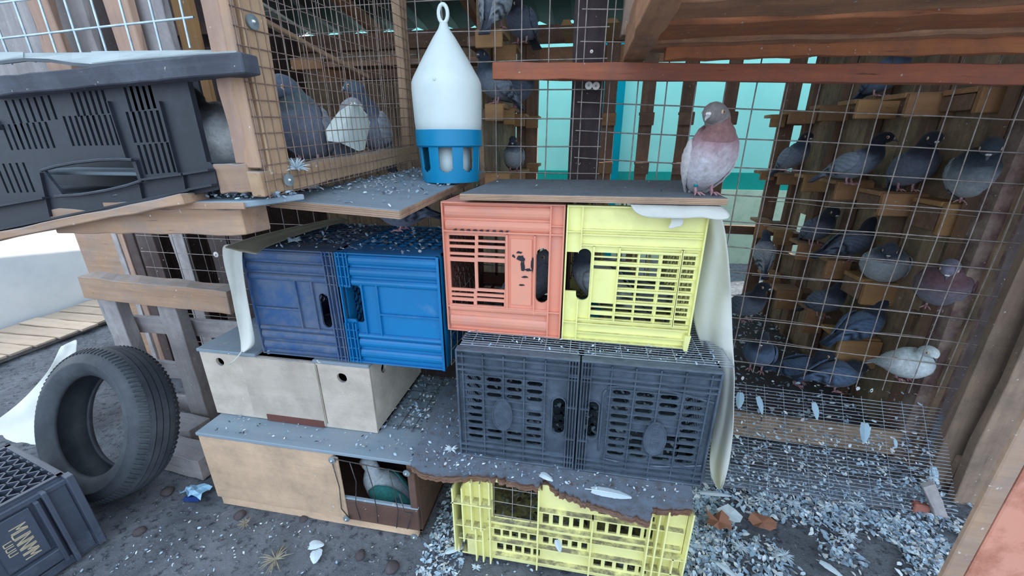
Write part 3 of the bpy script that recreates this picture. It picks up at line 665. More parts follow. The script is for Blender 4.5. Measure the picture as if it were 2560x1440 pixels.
for i, (a, b, c_, dd) in enumerate(((-.688, .022, -.655, .284), (-.628, .020, -.602, .280), (-.565, .012, -.532, .276), (-.528, .014, -.505, .190))):
    mb = MB(); mb.tube([(c_, Y0 - .010, dd), (c_ + .012, Y0 - .012, dd - .07), (a + .03 + .01 * i, Y0 - .012, .12), (a + .035, Y0 - .008, b + .03)], .0016, 6); mb.build('wire', 'wire_dark', LB, smooth=True)
mb = MB(); mb.tube([(-.71, Y0 - .012, .292), (-.60, Y0 - .012, .285), (-.478, Y0 - .012, .278)], .0016, 6); mb.build('wire', 'wire_dark', LB, smooth=True)
mb = MB(); mb.tube([(-.714, Y0 - .012, .285), (-.705, Y0 - .012, .18), (-.712, Y0 - .012, .09), (-.69, Y0 - .012, .055)], .0016, 6); mb.build('wire', 'wire_dark', LB, smooth=True)
for (x, z) in ((-.712, .286), (-.472, .278), (-.700, .050), (-.470, .022)): washer_at((x, Y0 - .012, z), (0, -1, 0), .011, 'washer', LB)
wiremesh('top_wire', (-.70, 1.00, Z1 + .003), XA, YA, .24, .34, .05, .05, .0014, 'wire_dark', LB, seg=2, u_off=.04, v_off=.02)
# upper nest box with round holes
NB = wthing('nest_box', (-.92, .975, .31), 'pale plywood nest box with round entrance holes under the blue crates', 'nest box')
a0, a1, b0, b1, c0, c1 = -1.215, -.615, .975, 1.34, .312, .566
mb = MB(); fplate(mb, rect(a0, a1, c0, c1 - .012), [circle(-1.145, .520, .0145), circle(-.711, .508, .0165), [(-.7935, c0 + .012), (-.7895, c0 + .012), (-.7905, c1 - .02), (-.7945, c1 - .02)]], b0, .01); bevel(mb.build('front_board', 'pale_ply', NB), .001)
mb = MB(); mb.box(-1.062, -.795, b0 - .004, b0 - .0005, c0 + .004, c1 - .013); bevel(mb.build('door_panel', 'pale_ply', NB), .0015)
mb = MB(); mb.plate([(0.0, c0), (b1 - b0 - .011, c0), (b1 - b0 - .011, c1 - .012), (0, c1 - .012)], [circle(.075, .505, .017)], (a1 - .010, b0 + .0105, 0), YA, ZA, XA, .010); mb.build('side_board', 'pale_ply', NB)
mb = MB(); mb.box(a0, a0 + .01, b0 + .0105, b1, c0, c1 - .012); mb.box(a0, a1, b1, b1 + .01, c0, c1 - .012); mb.box(a0, a1, b0 + .011, b1, c0, c0 + .006); mb.build('back_board', 'red_side', NB)
mb = MB(); mb.box(a0 - .003, -1.0, b0 - .006, b1, c1 - .0115, c1); mb.box(-.80, a1 + .003, b0 - .006, b1, c1 - .0115, c1); mb.box(-1.0, -.80, b0 + .03, b1, c1 - .0115, c1); bevel(mb.build('top_board', 'grey_shelf', NB))
mb = MB(); mb.box(-1.01, -.80, b0 - .0065, b0 - .0045, c0 + .001, c0 + .026); mb.build('scrap_strip', 'lattice_brown', NB)
mb = MB(); mb.lathe([(.0001, -.001), (.006, -.001), (.007, .004), (.005, .009), (.0001, .010)], 14, c=(-.96, .985, c1)); mb.build('knob', 'screw_head', NB, smooth=True)

# ------------------------------------------------------------------ crates
def rib(mb, a, b, Y, t, dep): # rib drawn on a front plate between two pixels
    p, q = P(a[0], a[1], Y=Y), P(b[0], b[1], Y=Y); d = (q - p); L = d.length; d.normalize(); n = Vector((-d.z, 0, d.x)) * t / 2
    mb.quadbox([p - n - YA * dep, q - n - YA * dep, q - n, p - n, p + n - YA * dep, q + n - YA * dep, q + n, p + n])
def lattice(mb, o, u, v, W, H, step, th, bw, n, diag=True):
    """diagonal lattice of bars clipped to W x H, in the plane o,u,v; n is the plane's normal"""
    o, u, v, n = Vector(o), Vector(u), Vector(v), Vector(n)
    for s in (1, -1):
        k = -H if s == 1 else 0
        while k < (W if s == 1 else W + H):
            a, b = (max(0, k), max(0, -k) if s == 1 else 0), None
            if s == 1: t0, t1 = max(0, -k), min(H, W - k); A, B_ = (k + t0, t0), (k + t1, t1)
            else: t0, t1 = max(0, k - W), min(H, k); A, B_ = (k - t0, t0), (k - t1, t1)
            if t1 - t0 > bw:
                p, q = o + u * A[0] + v * A[1], o + u * B_[0] + v * B_[1]; d = (q - p).normalized(); m_ = n.cross(d) * bw / 2
                mb.quadbox([p - m_, q - m_, q - m_ + n * th, p - m_ + n * th, p + m_, q + m_, q + m_ + n * th, p + m_ + n * th])
            k += step
def gridbars(mb, o, u, v, n, W, H, nu, nv, bw, th):
    o, u, v, n = Vector(o), Vector(u), Vector(v), Vector(n)
    def bar(p, q, w_):
        mb.quadbox([p, q, q + n * th, p + n * th, p + w_, q + w_, q + w_ + n * th, p + n * th + w_])
    for i in range(nu + 1): p = o + u * (W - bw) * i / nu; bar(p, p + v * H, u * bw)
    for i in range(nv + 1): p = o + v * (H - bw) * i / nv; bar(p, p + u * W, v * bw)
def bulge(mb, x0, x1, z, r, Y, dep):
    """half round swelling across a crate wall"""
    k = 6; v = []
    for i in range(k + 1):
        a = math.pi * i / k; v.append((Y - math.sin(a) * dep, z - math.cos(a) * r))
    for i in range(k):
        (ya, za), (yb, zb) = v[i], v[i + 1]
        mb.quadbox([(x0, ya, za), (x1, ya, za), (x1, Y, za), (x0, Y, za), (x0, yb, zb), (x1, yb, zb), (x1, Y, zb), (x0, Y, zb)])
def crate_shell(T, x0, x1, y0, y1, z0, z1, mat, th=.005, left=True, right=True, inner=None):
    W, D, H = x1 - x0, y1 - y0, z1 - z0; im = inner or mat
    for s, x, on in ((-1, x0, left), (1, x1 - th, right)):
        if not on: continue
        mb = MB(); o = (x, y0 + .008, z0)
        mb.box(x, x + th, y0 + .008, y1, z0, z0 + .05); mb.box(x, x + th, y0 + .008, y1, z1 - .05, z1); mb.box(x, x + th, y0 + .008, y0 + .04, z0 + .05, z1 - .05); mb.box(x, x + th, y1 - .03, y1, z0 + .05, z1 - .05)
        lattice(mb, (x, y0 + .04, z0 + .05), YA, ZA, D - .07, H - .10, .032, th, .006, XA); mb.build('side_wall', im, T)
    mb = MB(); mb.box(x0, x1, y1, y1 + th, z0, z0 + .04); mb.box(x0, x1, y1, y1 + th, z1 - .04, z1)
    gridbars(mb, (x0, y1, z0 + .04), XA, ZA, YA, W, H - .08, 6, 5, .008, th); mb.build('back_wall', im, T)
    mb = MB(); gridbars(mb, (x0 + th, y0 + .01, z0), XA, YA, ZA, W - 2 * th, D - .012, 8, 9, .010, .004); mb.build('bottom_wall', im, T)
def rim(T, x0, x1, Y, z0, z1, mat, w=.006, dep=.012):
    mb = MB(); mb.box(x0, x1, Y - dep, Y, z1 - w, z1); mb.box(x0, x1, Y - dep, Y, z0, z0 + w); mb.box(x0, x0 + w, Y - dep, Y, z0 + w, z1 - w); mb.box(x1 - w, x1, Y - dep, Y, z0 + w, z1 - w)
    return bevel(mb.build('rim', mat, T), .001)
# salmon crate
SY = 1.0
def fz(px, py, Y=SY): p = P(px, py, Y=Y); return p.x, p.z
sx0, sx1, sz0, sz1 = -.362, -.047, .697, 1.055
T = wthing('plastic_crate', (-.2, 1.0, sz0), 'salmon pink plastic crate on its side with a chipped black stencil', 'crate')
def sp(px, py):  # pixel on the crate front, squared up to the crate
    u = (px - (1100 + (py - 505) * .079)) / (1410 - (1100 + 0) - (py - 505) * .1); return sx0 + (sx1 - sx0) * u, sz1 - (sz1 - sz0) * (py - 503) / ((822 if px < 1110 else 822 + (px - 1125) * .05) - 503)
holes = []
rowsS = [(582, 592), (599, 609), (616, 628), (646, 706), (728, 733), (742, 752)]
rowsS = [(581, 591), (596, 604), (611, 622), (628, 634), (644, 712), (719, 725), (732, 737), (745, 756)]
for (t, b) in rowsS:
    if t in (628, ): pass
    for (l, r_) in ((1119 + (t - 581) * .07, 1187), (1195, 1264)):
        q = [sp(l, t), sp(r_, t), sp(r_, b), sp(l, b)]; holes.append([(q[0][0], q[3][1]), (q[1][0], q[3][1]), (q[1][0], q[0][1]), (q[0][0], q[0][1])])
c = sp(1357, 676); holes.append(stadium(c[0], c[1], .033, .150))
mb = MB(); fplate(mb, rect(sx0, sx1, sz0, sz1), holes, SY, .006); mb.build('front_wall', 'salmon', T)
for z, r_ in ((1.030, .016), (.995, .014), (.725, .018), (.765, .010)): mb = MB(); bulge(mb, sx0 + .008, sx0 + .278, z, r_, SY, .008); mb.build('corrugation', 'salmon', T)
mb = MB(); mb.box(sx0 + .278, sx0 + .282, SY - .010, SY, sz0, sz1); mb.box(sx0 + .168, sx0 + .172, SY - .008, SY, .77, .975); mb.box(sx0 + .240, sx0 + .2435, SY - .008, SY, .76, .975)
mb.box(sx0, sx1, SY - .009, SY, .978, .982); mb.box(sx0, sx1, SY - .009, SY, .768, .7715); mb.box(sx0 + .28, sx1, SY - .009, SY, 1.0, 1.003)
mb.box(sx0 + .180, sx0 + .234, SY - .004, SY, .785, .965); mb.build('rib', 'salmon', T)
rim(T, sx0, sx1, SY, sz0, sz1, 'salmon', .004, .012)
mb = MB()                                                    # the worn stencil
for (cx, cz, w_, h_) in ((-.155, .915, .022, .016), (-.150, .895, .012, .03), (-.137, .885, .024, .008), (-.125, .900, .009, .045), (-.160, .93, .016, .006), (-.145, .865, .020, .006), (-.175, .92, .010, .010), (-.152, .842, .016, .005)):
    k = []
    for i in range(11): a = 2 * math.pi * i / 11; rr = random.uniform(.55, 1.2); k.append((cx + w_ / 2 * math.cos(a) * rr, cz + h_ / 2 * math.sin(a) * rr))
    fplate(mb, k, [], SY - .0055, .001)
for i in range(9): x = sx0 + .03 + i * .017; fplate(mb, [(x, .983), (x + random.uniform(.006, .014), .982), (x + .010, .987), (x + .003, .986)], [], SY - .0105, .001)
tag(mb.build('stencil_mark', 'black_paint', T), 'chipped black stencil paint', kind='stuff')
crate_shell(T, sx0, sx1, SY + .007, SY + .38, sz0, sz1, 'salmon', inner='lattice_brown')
mb = MB(); mb.box(sx0, sx1, SY + .008, SY + .06, sz1 - .004, sz1); mb.box(sx0, sx0 + .03, SY + .06, SY + .38, sz1 - .004, sz1); mb.build('top_wall', 'salmon', T)
# yellow crate
yx0, yx1, yz0, yz1 = -.043, .279, .697, 1.055
T = wthing('plastic_crate', (.12, 1.0, yz0), 'pale yellow slatted plastic crate beside the salmon one with cloth on its corner', 'crate')
def yp(px, py):
    u = (px - 1410 + (py - 500) * .02) / (1760 - 1410 - (py - 525) * .115); return yx0 + (yx1 - yx0) * u, yz1 - (yz1 - yz0) * (py - 503 - (px - 1410) * .03) / (332 + (px - 1410) * .004)
def yr(l, r_, t, b):
    q = [yp(l, t), yp(r_, t), yp(r_, b), yp(l, b)]; return [(q[0][0], (q[3][1] + q[2][1]) / 2), (q[1][0], (q[3][1] + q[2][1]) / 2), (q[1][0], (q[0][1] + q[1][1]) / 2), (q[0][0], (q[0][1] + q[1][1]) / 2)]
H_ = []
xs = ((.163, .272, 0), (.285, .375, 0), (.385, .47, 0), (.50, .58, 0), (.595, .69, 0))
zr = [(.925, .944), (.902, .918), (.876, .893), (.860, .871), (.830, .848), (.812, .824), (.781, .803), (.752, .772)]
zt, zb = yz1 - .11, yz1 - .295
nz = 11; hz = (zt - zb) / nz
cols = [(yx0 + .072, yx0 + .128), (yx0 + .133, yx0 + .176), (yx0 + .181, yx0 + .226), (yx0 + .235, yx0 + .272), (yx0 + .277, yx0 + .310)]
for ci, (l, r_) in enumerate(cols):
    for i in range(nz):
        if ci == 0 and 3 <= i <= 7: continue
        t = zt - i * hz - (.006 if i % 2 == 0 else .002); H_.append(rect(l, r_, t - hz + .0075, t))
mb = MB()
outer = [(yx0, yz0), (yx1, yz0), (yx1, yz1), (yx0, yz1)]
# the big handle opening broken through to the left edge
hx = yx0 + .048
outer = [(yx0, yz0), (yx1, yz0), (yx1, yz1), (yx0, yz1), (yx0, yz1 - .118), (yx0 + .032, yz1 - .118)]
for i in range(9): a = math.pi - math.pi * i / 8 * 1.0; outer.append((yx0 + .048 + .016 * math.cos(a), yz1 - .122 + .014 * math.sin(a)))
for i in range(9): a = -math.pi * i / 8; outer.append((yx0 + .048 + .016 * math.cos(a), yz1 - .232 + .014 * math.sin(a)))
outer += [(yx0 + .032, yz1 - .222), (yx0, yz1 - .222)]
fplate(mb, outer, H_, SY - .002, .006); mb.build('front_wall', 'yellow', T)
mb = MB(); f_ = SY - .002
for x in (.036, .068, .130, .274): mb.box(yx0 + x, yx0 + x + .0035, f_ - .010, f_, yz0 if x == .036 else yz0 + .06, yz0 + .118 if x == .036 else yz1 - .10)
mb.box(yx0 + .036, yx0 + .0395, f_ - .010, f_, yz1 - .108, yz1); mb.box(yx0 + .276, yx0 + .2795, f_ - .01, f_, yz0 + .06, yz1 - .1)
for x in (.178, .229): mb.box(yx0 + x, yx0 + x + .003, f_ - .004, f_, zb, zt)
for z in (yz1 - .060, yz1 - .072, yz1 - .098, yz0 + .060, yz0 + .048, yz0 + .022): mb.box(yx0 + .040, yx1 - .006, f_ - .009, f_, z, z + .003)
for z in (yz1 - .066, yz0 + .050): mb.box(yx0, yx0 + .036, f_ - .009, f_, z, z + .003)
for i in range(0, nz, 2): z = zt - i * hz - .0015; mb.box(yx0 + .134, yx0 + .312, f_ - .008, f_, z - .001, z + .0045)
mb.build('rib', 'yellow', T); rim(T, yx0, yx1, f_, yz0, yz1, 'yellow', .004, .012)
mb = MB(); mb.plate([(0, 0), (.01, -.012), (.014, .04), (0, .04)], [], (yx1 - .012, SY - .018, yz0), XA, ZA, YA, .012); mb.build('foot', 'yellow', T)
crate_shell(T, yx0, yx1, SY + .005, SY + .38, yz0, yz1, 'yellow', left=False)
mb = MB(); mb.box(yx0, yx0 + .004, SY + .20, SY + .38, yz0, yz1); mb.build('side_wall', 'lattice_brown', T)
# plywood on top
mb = MB(); a = (-.302, .985); 
pw = wthing('plywood_sheet', (0, 1.0, 1.06), 'grey plywood sheet with layered edge lying on the salmon and yellow crates', 'board')
mb.quadbox([(-.302, .965, 1.063), (.310, .985, 1.063), (.302, 1.42, 1.063), (-.290, 1.36, 1.063), (-.302, .965, 1.0795), (.310, .985, 1.0795), (.302, 1.42, 1.0795), (-.290, 1.36, 1.0795)]); bevel(mb.build('sheet', 'ply_top', pw), .001)
mb = MB()
for k in range(4): zz = 1.0635 + k * .0038; e = .0012 * (k % 2); mb.quadbox([(-.302, .9645 - e - .001, zz), (.310, .9845 - e - .001, zz), (.310, .9845, zz), (-.302, .9645, zz), (-.302, .9635 - e, zz + .0033), (.310, .9835 - e, zz + .0033), (.310, .9845, zz + .0033), (-.302, .9645, zz + .0033)])
mb.build('edge_plies', 'ply_edge', pw)
# blue crates
BY0, bz0, bz1 = .985, .570, .912
def bluecrate(x0, x1, mat, label, dark):
    T = wthing('plastic_crate', ((x0 + x1) / 2, BY0, bz0), label, 'crate'); f_ = BY0; W = x1 - x0
    mb = MB()
    if dark:
        hole = stadium(x0 + W * .80, bz0 + .158, .030, .110); fplate(mb, rect(x0, x1, bz0, bz1), [hole], f_, .006)
    else:
        o_ = [(x0, bz0), (x1, bz0), (x1, bz1), (x0, bz1), (x0, bz1 - .105), (x0 + .025, bz1 - .105), (x0 + .028, bz1 - .098), (x0 + .052, bz1 - .098), (x0 + .058, bz1 - .106), (x0 + .058, bz1 - .205), (x0 + .052, bz1 - .212), (x0 + .034, bz1 - .212), (x0 + .030, bz1 - .204), (x0, bz1 - .204)]
        fplate(mb, o_, [], f_, .006)
    mb.build('front_wall', mat, T)
    mb = MB()
    gl, gr = (x0 + .01, x1 - .035) if dark else (x0 + .038, x1 - .006)
    for z, r_ in ((bz1 - .022, .015), (bz1 - .056, .014), (bz1 - .086, .011), (bz0 + .030, .015), (bz0 + .066, .014), (bz0 + .09, .008)): mb = MB(); bulge(mb, gl, gr, z, r_, f_, .009); mb.build('corrugation', mat, T)
    mb = MB(); g0, g1 = (x1 - .035, x1) if dark else (x0, x0 + .036)
    for x in (g0, (g0 + g1) / 2 - .008, (g0 + g1) / 2 + .006, g1 - .003):
        for (za, zb_) in ((bz0, bz0 + .13), (bz1 - .1, bz1)) if not dark else ((bz0, bz1),): mb.box(x, x + .003, f_ - .012, f_, za, zb_)
    for z in (bz0 + .012, bz0 + .045, bz0 + .078, bz0 + .105, bz1 - .014, bz1 - .042, bz1 - .072, bz1 - .098): mb.box(g0, g1, f_ - .009, f_, z, z + .003)
    if dark:
        for x in (x0 + W * .52, x0 + W * .70): mb.box(x, x + .004, f_ - .007, f_, bz0 + .09, bz1 - .09)
        mb.box(x0 + .01, x0 + W * .52, f_ - .007, f_, bz0 + .155, bz0 + .160)
    else:
        for x in (x0 + .064, x0 + .110): mb.box(x, x + .004, f_ - .008, f_, bz0 + .09, bz1 - .09)
        mb.box(x0 + .114, x1 - .006, f_ - .007, f_, bz0 + .160, bz0 + .165); mb.box(x1 - .007, x1, f_ - .012, f_, bz0, bz1)
    mb.build('rib', mat, T); rim(T, x0, x1, f_, bz0, bz1, mat, .004, .010)
    crate_shell(T, x0, x1, BY0 + .007, BY0 + .36, bz0, bz1, mat)
    mb = MB(); mb.box(x0, x1, BY0 + .007, BY0 + .075, bz1 - .005, bz1); gridbars(mb, (x0, BY0 + .075, bz1 - .012), XA, YA, ZA, W, .285, 9, 9, .010, .010); mb.build('top_wall', mat, T)
bluecrate(-.972, -.676, 'blue_dark', 'dusty dark navy blue plastic crate on its side next to the bright blue one', True)
bluecrate(-.672, -.372, 'blue_bright', 'bright blue plastic crate on its side above the pale nest box', False)
sm_ = wthing('mesh_sheet', (-.36, 1.1, .58), 'loose grey wire panel hanging on the right side of the bright blue crate', 'wire mesh')
wiremesh('wire_grid', (-.358, 1.0, .575), YA, ZA, .30, .34, .05, .05, .0016, 'wire_grey', sm_, wob=.006)
# black crates
KY, kz0, kz1 = .905, .347, .690
def blackcrate(x0, x1, label, right):
    T = wthing('plastic_crate', ((x0 + x1) / 2, KY, kz0), label, 'crate'); W = x1 - x0; f_ = KY; mb = MB(); Hs = []
    sgn = 1 if not right else -1; hxc = (x1 - .047) if not right else (x0 + .035)
    gx0, gx1 = (x0 + .018, x1 - .085) if not right else (x0 + .075, x1 - .022); nc = 4; cw = (gx1 - gx0) / nc; nr = 9; zt, zb = kz1 - .075, kz0 + .055; rh = (zt - zb) / nr
    oc = (gx0 + cw * 1.95, kz0 + .155) if not right else (gx0 + cw * 2.1, kz0 + .135)
    for i in range(nr):
        for j in range(nc):
            cx, cz = gx0 + cw * (j + .5), zt - rh * (i + .5)
            if ((cx - oc[0]) / .045) ** 2 + ((cz - oc[1]) / .062) ** 2 < 1: continue
            if not right and i == 3 and j != 0: continue
            Hs.append(stadium(cx, cz - rh * .06, cw * .78, rh * .62, 3))
    if right:
        Hs = [h for h in Hs if not (gx0 + cw < h[0][0] < gx1 - cw and abs(h[0][1] - (kz0 + .10)) < .03)]
        Hs.append(rect(gx0 + cw * 1.05, oc[0] - .028, kz0 + .08, kz0 + .150)); Hs.append(rect(oc[0] + .028, gx1 - cw * .85, kz0 + .072, kz0 + .140))
    Hs.append(stadium(hxc, kz0 + .165, .032, .118))
    ssx = (x1 - .020, x1 - .010) if not right else (x0 + .004, x0 + .014)
    fplate(mb, rect(x0, x1, kz0, kz1), Hs, f_, .005); mb.build('front_wall', 'black_crate', T)
    mb = MB()
    for i in range(nr + 1): z = zt - rh * i; mb.box(gx0 - .006, gx1 + .006, f_ - .0075, f_, z - .001, z + .001)
    for j in range(nc * 1 + 1):
        x = gx0 + cw * j; mb.box(x - .0015, x + .0015, f_ - .009, f_, kz0 + .01, kz1 - .01)
        if j < nc: mb.box(x + cw * .5 - .0012, x + cw * .5 + .0012, f_ - .005, f_, zb, zt) if False else None
    for z in (kz1 - .020, kz1 - .045, kz1 - .060, kz0 + .040, kz0 + .022): mb.box(x0 + .004, x1 - .004, f_ - .012, f_, z, z + .003)
    for k in range(4): x = (x1 - .026 + k * .0075) if not right else (x0 + .001 + k * .0075); mb.box(x, x + .0022, f_ - .015, f_, kz0 + .006, kz1 - .004)
    for z in (kz0 + .1, kz0 + .2, kz1 - .05): mb.box((x1 - .027) if not right else x0, x1 if not right else (x0 + .027), f_ - .013, f_, z, z + .004)
    k_ = stadium(hxc, kz0 + .165, .038, .124); mb.plate(k_, [stadium(hxc, kz0 + .165, .033, .119)], (0, f_ - .006, 0), XA, ZA, YA, .006)
    if right:
        for s, zz in ((1, kz1 - .075), (-1, kz0 + .05)):
            pts = [Vector((gx0 - .005 + (gx1 - gx0 + .02) * t, f_ - .004, zz + s * (.012 - .050 * abs(t - .35) ** 1.6))) for t in [i / 14 for i in range(15)]]; mb.tube(pts, .003, 5)
        pts = [Vector((gx0 + .012 * math.cos(a) - .004, f_ - .004, kz1 - .10 + .02 * math.sin(a))) for a in [math.pi * i / 8 for i in range(5, 9)]]; mb.tube(pts + [Vector((gx0 - .016, f_ - .004, kz0 + .07))], .0025, 5)
    mb.build('rib', 'black_crate', T); rim(T, x0, x1, f_, kz0, kz1, 'black_crate', .005, .012)
    mb = MB(); mb.plate(circle(oc[0], oc[1], .027, 28, .049), [], (0, f_ - .011, 0), XA, ZA, YA, .008); mb.plate(circle(oc[0], oc[1], .028, 28, .050), [circle(oc[0], oc[1], .0255, 28, .0475)], (0, f_ - .013, 0), XA, ZA, YA, .004)
    if right:   # raised lettering, too worn to read, running up the oval
        for i in range(9): z = oc[1] - .032 + i * .008; mb.box(oc[0] - .009 + .002 * math.cos(i), oc[0] + .008, f_ - .0125, f_ - .011, z, z + .0022); mb.box(oc[0] + (-.009 if i % 2 else .006), oc[0] + (-.006 if i % 2 else .008), f_ - .0125, f_ - .011, z + .002, z + .008)
    bevel(mb.build('badge', 'black_crate', T), .0008)
    crate_shell(T, x0, x1, KY + .006, KY + .40, kz0, kz1, 'black_crate')
    mb = MB(); mb.box(x0, x1, KY + .006, KY + .045, kz1 - .004, kz1); mb.build('top_wall', 'black_crate', T)
blackcrate(-.312, .010, 'left black vented plastic crate with a blank oval badge, under the salmon crate', False)
blackcrate(.014, .342, 'right black vented plastic crate with a lettered oval badge, under the yellow crate', True)
wt = wthing('wire_tray', (.02, 1.0, .692), 'galvanised wire grid lying on the black crates under the pink and yellow ones', 'wire mesh')
wiremesh('wire_grid', (-.305, .918, .6945), XA, YA, .675, .46, .0645, .0120, .0012, 'wire_fine', wt, wob=.0012, u_off=.03, seg=8, n=4)
# rotten board the black crates stand on
bd = wthing('fibre_board', (0, 1.0, .333), 'ragged brown flaking board under the black crates', 'board')
prof = [(-.44, .835), (-.41, .820), (-.37, .815), (-.30, .822), (-.26, .83), (-.20, .838), (-.15, .832), (-.085, .826), (-.06, .850), (-.03, .822), (.0, .812), (.04, .800), (.08, .790), (.14, .778), (.20, .772), (.21, .81), (.26, .812), (.305, .822), (.315, .86), (.36, 1.32), (-.43, 1.32), (-.48, 1.2)]
pts = []
for i in range(len(prof)):
    a, b = prof[i], prof[(i + 1) % len(prof)]; pts.append(a)
    if i < 18:
        for k in range(1, 7): t = k / 7; pts.append((a[0] + (b[0] - a[0]) * t + random.uniform(-.003, .003), a[1] + (b[1] - a[1]) * t + random.uniform(-.006, .006)))
for k in range(3):
    mb = MB(); q = [(x, y + (.004 + .005 * noise.noise(Vector((x * 30, k * 3, 0)))) * k * (1 if y < .9 else 0)) for x, y in pts]
    mb.plate(q, [], (0, 0, .334 + .0042 * (2 - k)), XA, YA, ZA, .0040); mb.build('layer', 'rotten_board', bd)
for k in range(4):
    mb = MB(); i0 = next(i for i, p in enumerate(pts) if p == prof[17]); q = pts[:i0 + 1]; n_ = len(q)
    fr_ = [(x, y + .0015 + .007 * abs(noise.noise(Vector((x * 45, k * 5.3, 1)))) + .0012 * k) for x, y in q]; bk_ = [(x, y + .016) for x, y in q]
    for i in range(n_ - 1):
        z0 = .3335 - .0050 * (k + 1) - .002 * noise.noise(Vector((q[i][0] * 20, k, 0))); z1 = .3335 - .0050 * k
        mb.quadbox([(fr_[i][0], fr_[i][1], z0), (fr_[i + 1][0], fr_[i + 1][1], z0), (bk_[i + 1][0], bk_[i + 1][1], z0), (bk_[i][0], bk_[i][1], z0), (fr_[i][0], fr_[i][1] - .001, z1), (fr_[i + 1][0], fr_[i + 1][1] - .001, z1), (bk_[i + 1][0], bk_[i + 1][1], z1), (bk_[i][0], bk_[i][1], z1)])
    tag(mb.build('torn_edge', 'torn_edge', bd), 'ragged brown delaminated edge', kind='stuff')
# low yellow pallet crate
qx0, qx1, QY, qz0, qz1 = -.318, .312, .845, 0.0, .330
T = wthing('pallet_crate', (0, QY, 0), 'large pale yellow plastic pallet box with ribs, lowest of the right stack', 'crate')
W = qx1 - qx0; Hs = []
for i in range(5):
    Hs.append(rect(-.065 + i * .028, -.065 + i * .028 + .017, .194, .228))
    Hs.append(rect(.083 + i * .031, .083 + i * .031 + .022, .194, .228))
    Hs.append(rect(-.205 + i * .026, -.205 + i * .026 + .019, .118, .142)); Hs.append(rect(-.062 + i * .027, -.062 + i * .027 + .016, .118, .142))
    Hs.append(rect(-.197 + i * .027, -.197 + i * .027 + .019, .062, .086)); Hs.append(rect(.083 + i * .031, .083 + i * .031 + .021, .258, .274)); Hs.append(rect(.083 + i * .031, .083 + i * .031 + .021, .062, .086))
Hs.append(rect(-.207, -.078, .190, .315))
mb = MB(); fplate(mb, rect(qx0 + .03, qx1 - .0, qz0 + .02, qz1), Hs, QY, .005); mb.build('front_wall', 'yellow_low', T)
mb = MB()
for z, x0_, x1_, dp in ((.246, -.078, .30, .015), (.182, -.22, .30, .014), (.156, -.22, .21, .012), (.106, -.22, .21, .014), (.048, -.2, .21, .014), (.246, qx0 - .002, -.205, .028), (.155, qx0, -.225, .02), (.10, qx0 + .01, -.235, .016), (.155, .215, .318, .02), (.10, .215, .318, .02)):
    mb.box(x0_, x1_, QY - dp, QY, z, z + .004)
for x, z0_, z1_, dp in ((qx0, .06, .30, .028), (qx0 + .026, .10, .30, .024), (qx0 + .052, .15, .325, .024), (qx0 + .078, .15, .325, .024), (-.215, .02, .33, .02), (-.237, .02, .15, .018), (-.258, .02, .15, .018), (-.078, .03, .33, .022), (.068, .03, .25, .020), (.212, .06, .325, .026), (.232, .06, .325, .026), (.252, .06, .325, .026), (qx1 - .003, .0, .33, .028), (qx1 - .03, .02, .16, .02)):
    mb.box(x, x + .004, QY - dp, QY, z0_, z1_)
mb.build('rib', 'yellow_low', T)
mb = MB(); mb.box(qx0 - .0, qx0 + .004, QY, QY + .40, .02, .325); mb.build('side_wall', 'yellow_low', T)
mb = MB(); mb.box(qx1 - .004, qx1, QY, QY + .4, 0, .325); mb.build('side_wall', 'yellow_low', T)
mb = MB(); mb.box(qx0, qx1, QY + .4, QY + .405, 0, .325); mb.box(qx0 + .01, qx1 - .01, QY + .006, QY + .4, .012, .018); mb.build('back_wall', 'yellow_low', T)
wiremesh('window_wire', (-.207, QY - .004, .190), XA, ZA, .129, .128, .052, .05, .0012, 'wire_grey', T, u_off=.004, v_off=.012, seg=3)

# ------------------------------------------------------------------ hutch at upper left, its shelves
HX = -.61
hu = wthing('wire_hutch', (HX, .75, 1.10), 'wooden hutch with a small square wire side panel left of the feeder', 'hutch')
plank('bottom_rail', (HX - .016, .70, 1.121), (HX - .016, 1.46, 1.160), .048, .03, 'new_pine', hu, side=(0, 0, 1), seg=14)
plank('front_stile', (HX - .014, .757, 1.135), (HX - .014, .765, 1.80), .060, .026, 'new_pine', hu, side=(0, 1, 0), seg=10)
plank('back_stile', (HX - .014, 1.428, 1.18), (HX - .014, 1.44, 1.90), .055, .026, 'new_pine', hu, side=(0, 1, 0), seg=10)
plank('front_strip', (HX - .018, .712, 1.15), (HX - .014, .712, 1.80), .032, .016, 'beam_pine', hu, side=(1, 0, 0), seg=8)
plank('corner_board', (-.648, .716, 1.158), (-.644, .716, 1.80), .034, .024, 'pink_pine', hu, side=(1, 0, 0), seg=10, rough=.002)
plank('sill_block', (-.715, .722, 1.128), (HX - .028, .722, 1.132), .054, .04, 'beam_pine', hu, side=(0, 0, 1), seg=6)
mb = MB(); mb.box(-1.28, HX - .033, .745, 1.46, 1.128, 1.136); bevel(mb.build('floor_board', 'grey_shelf', hu))
plank('inner_rail', (HX - .06, .78, 1.44), (-.75, 1.42, 1.40), .012, .012, 'new_pine', hu)
wiremesh('wire_grid', (HX + .002, .705, 1.092), YA, ZA, .755, .70, .0235, .0290, .00105, 'wire_cage', hu, tilt=.048, wob=.0022, seg=18, n=4, u_off=.004, v_off=.003)
for (px_, py_) in ((630, 55), (720, 450)): washer_at(P(px_, py_, X=HX + .004), (1, -.1, 0), .0125, 'washer', hu)
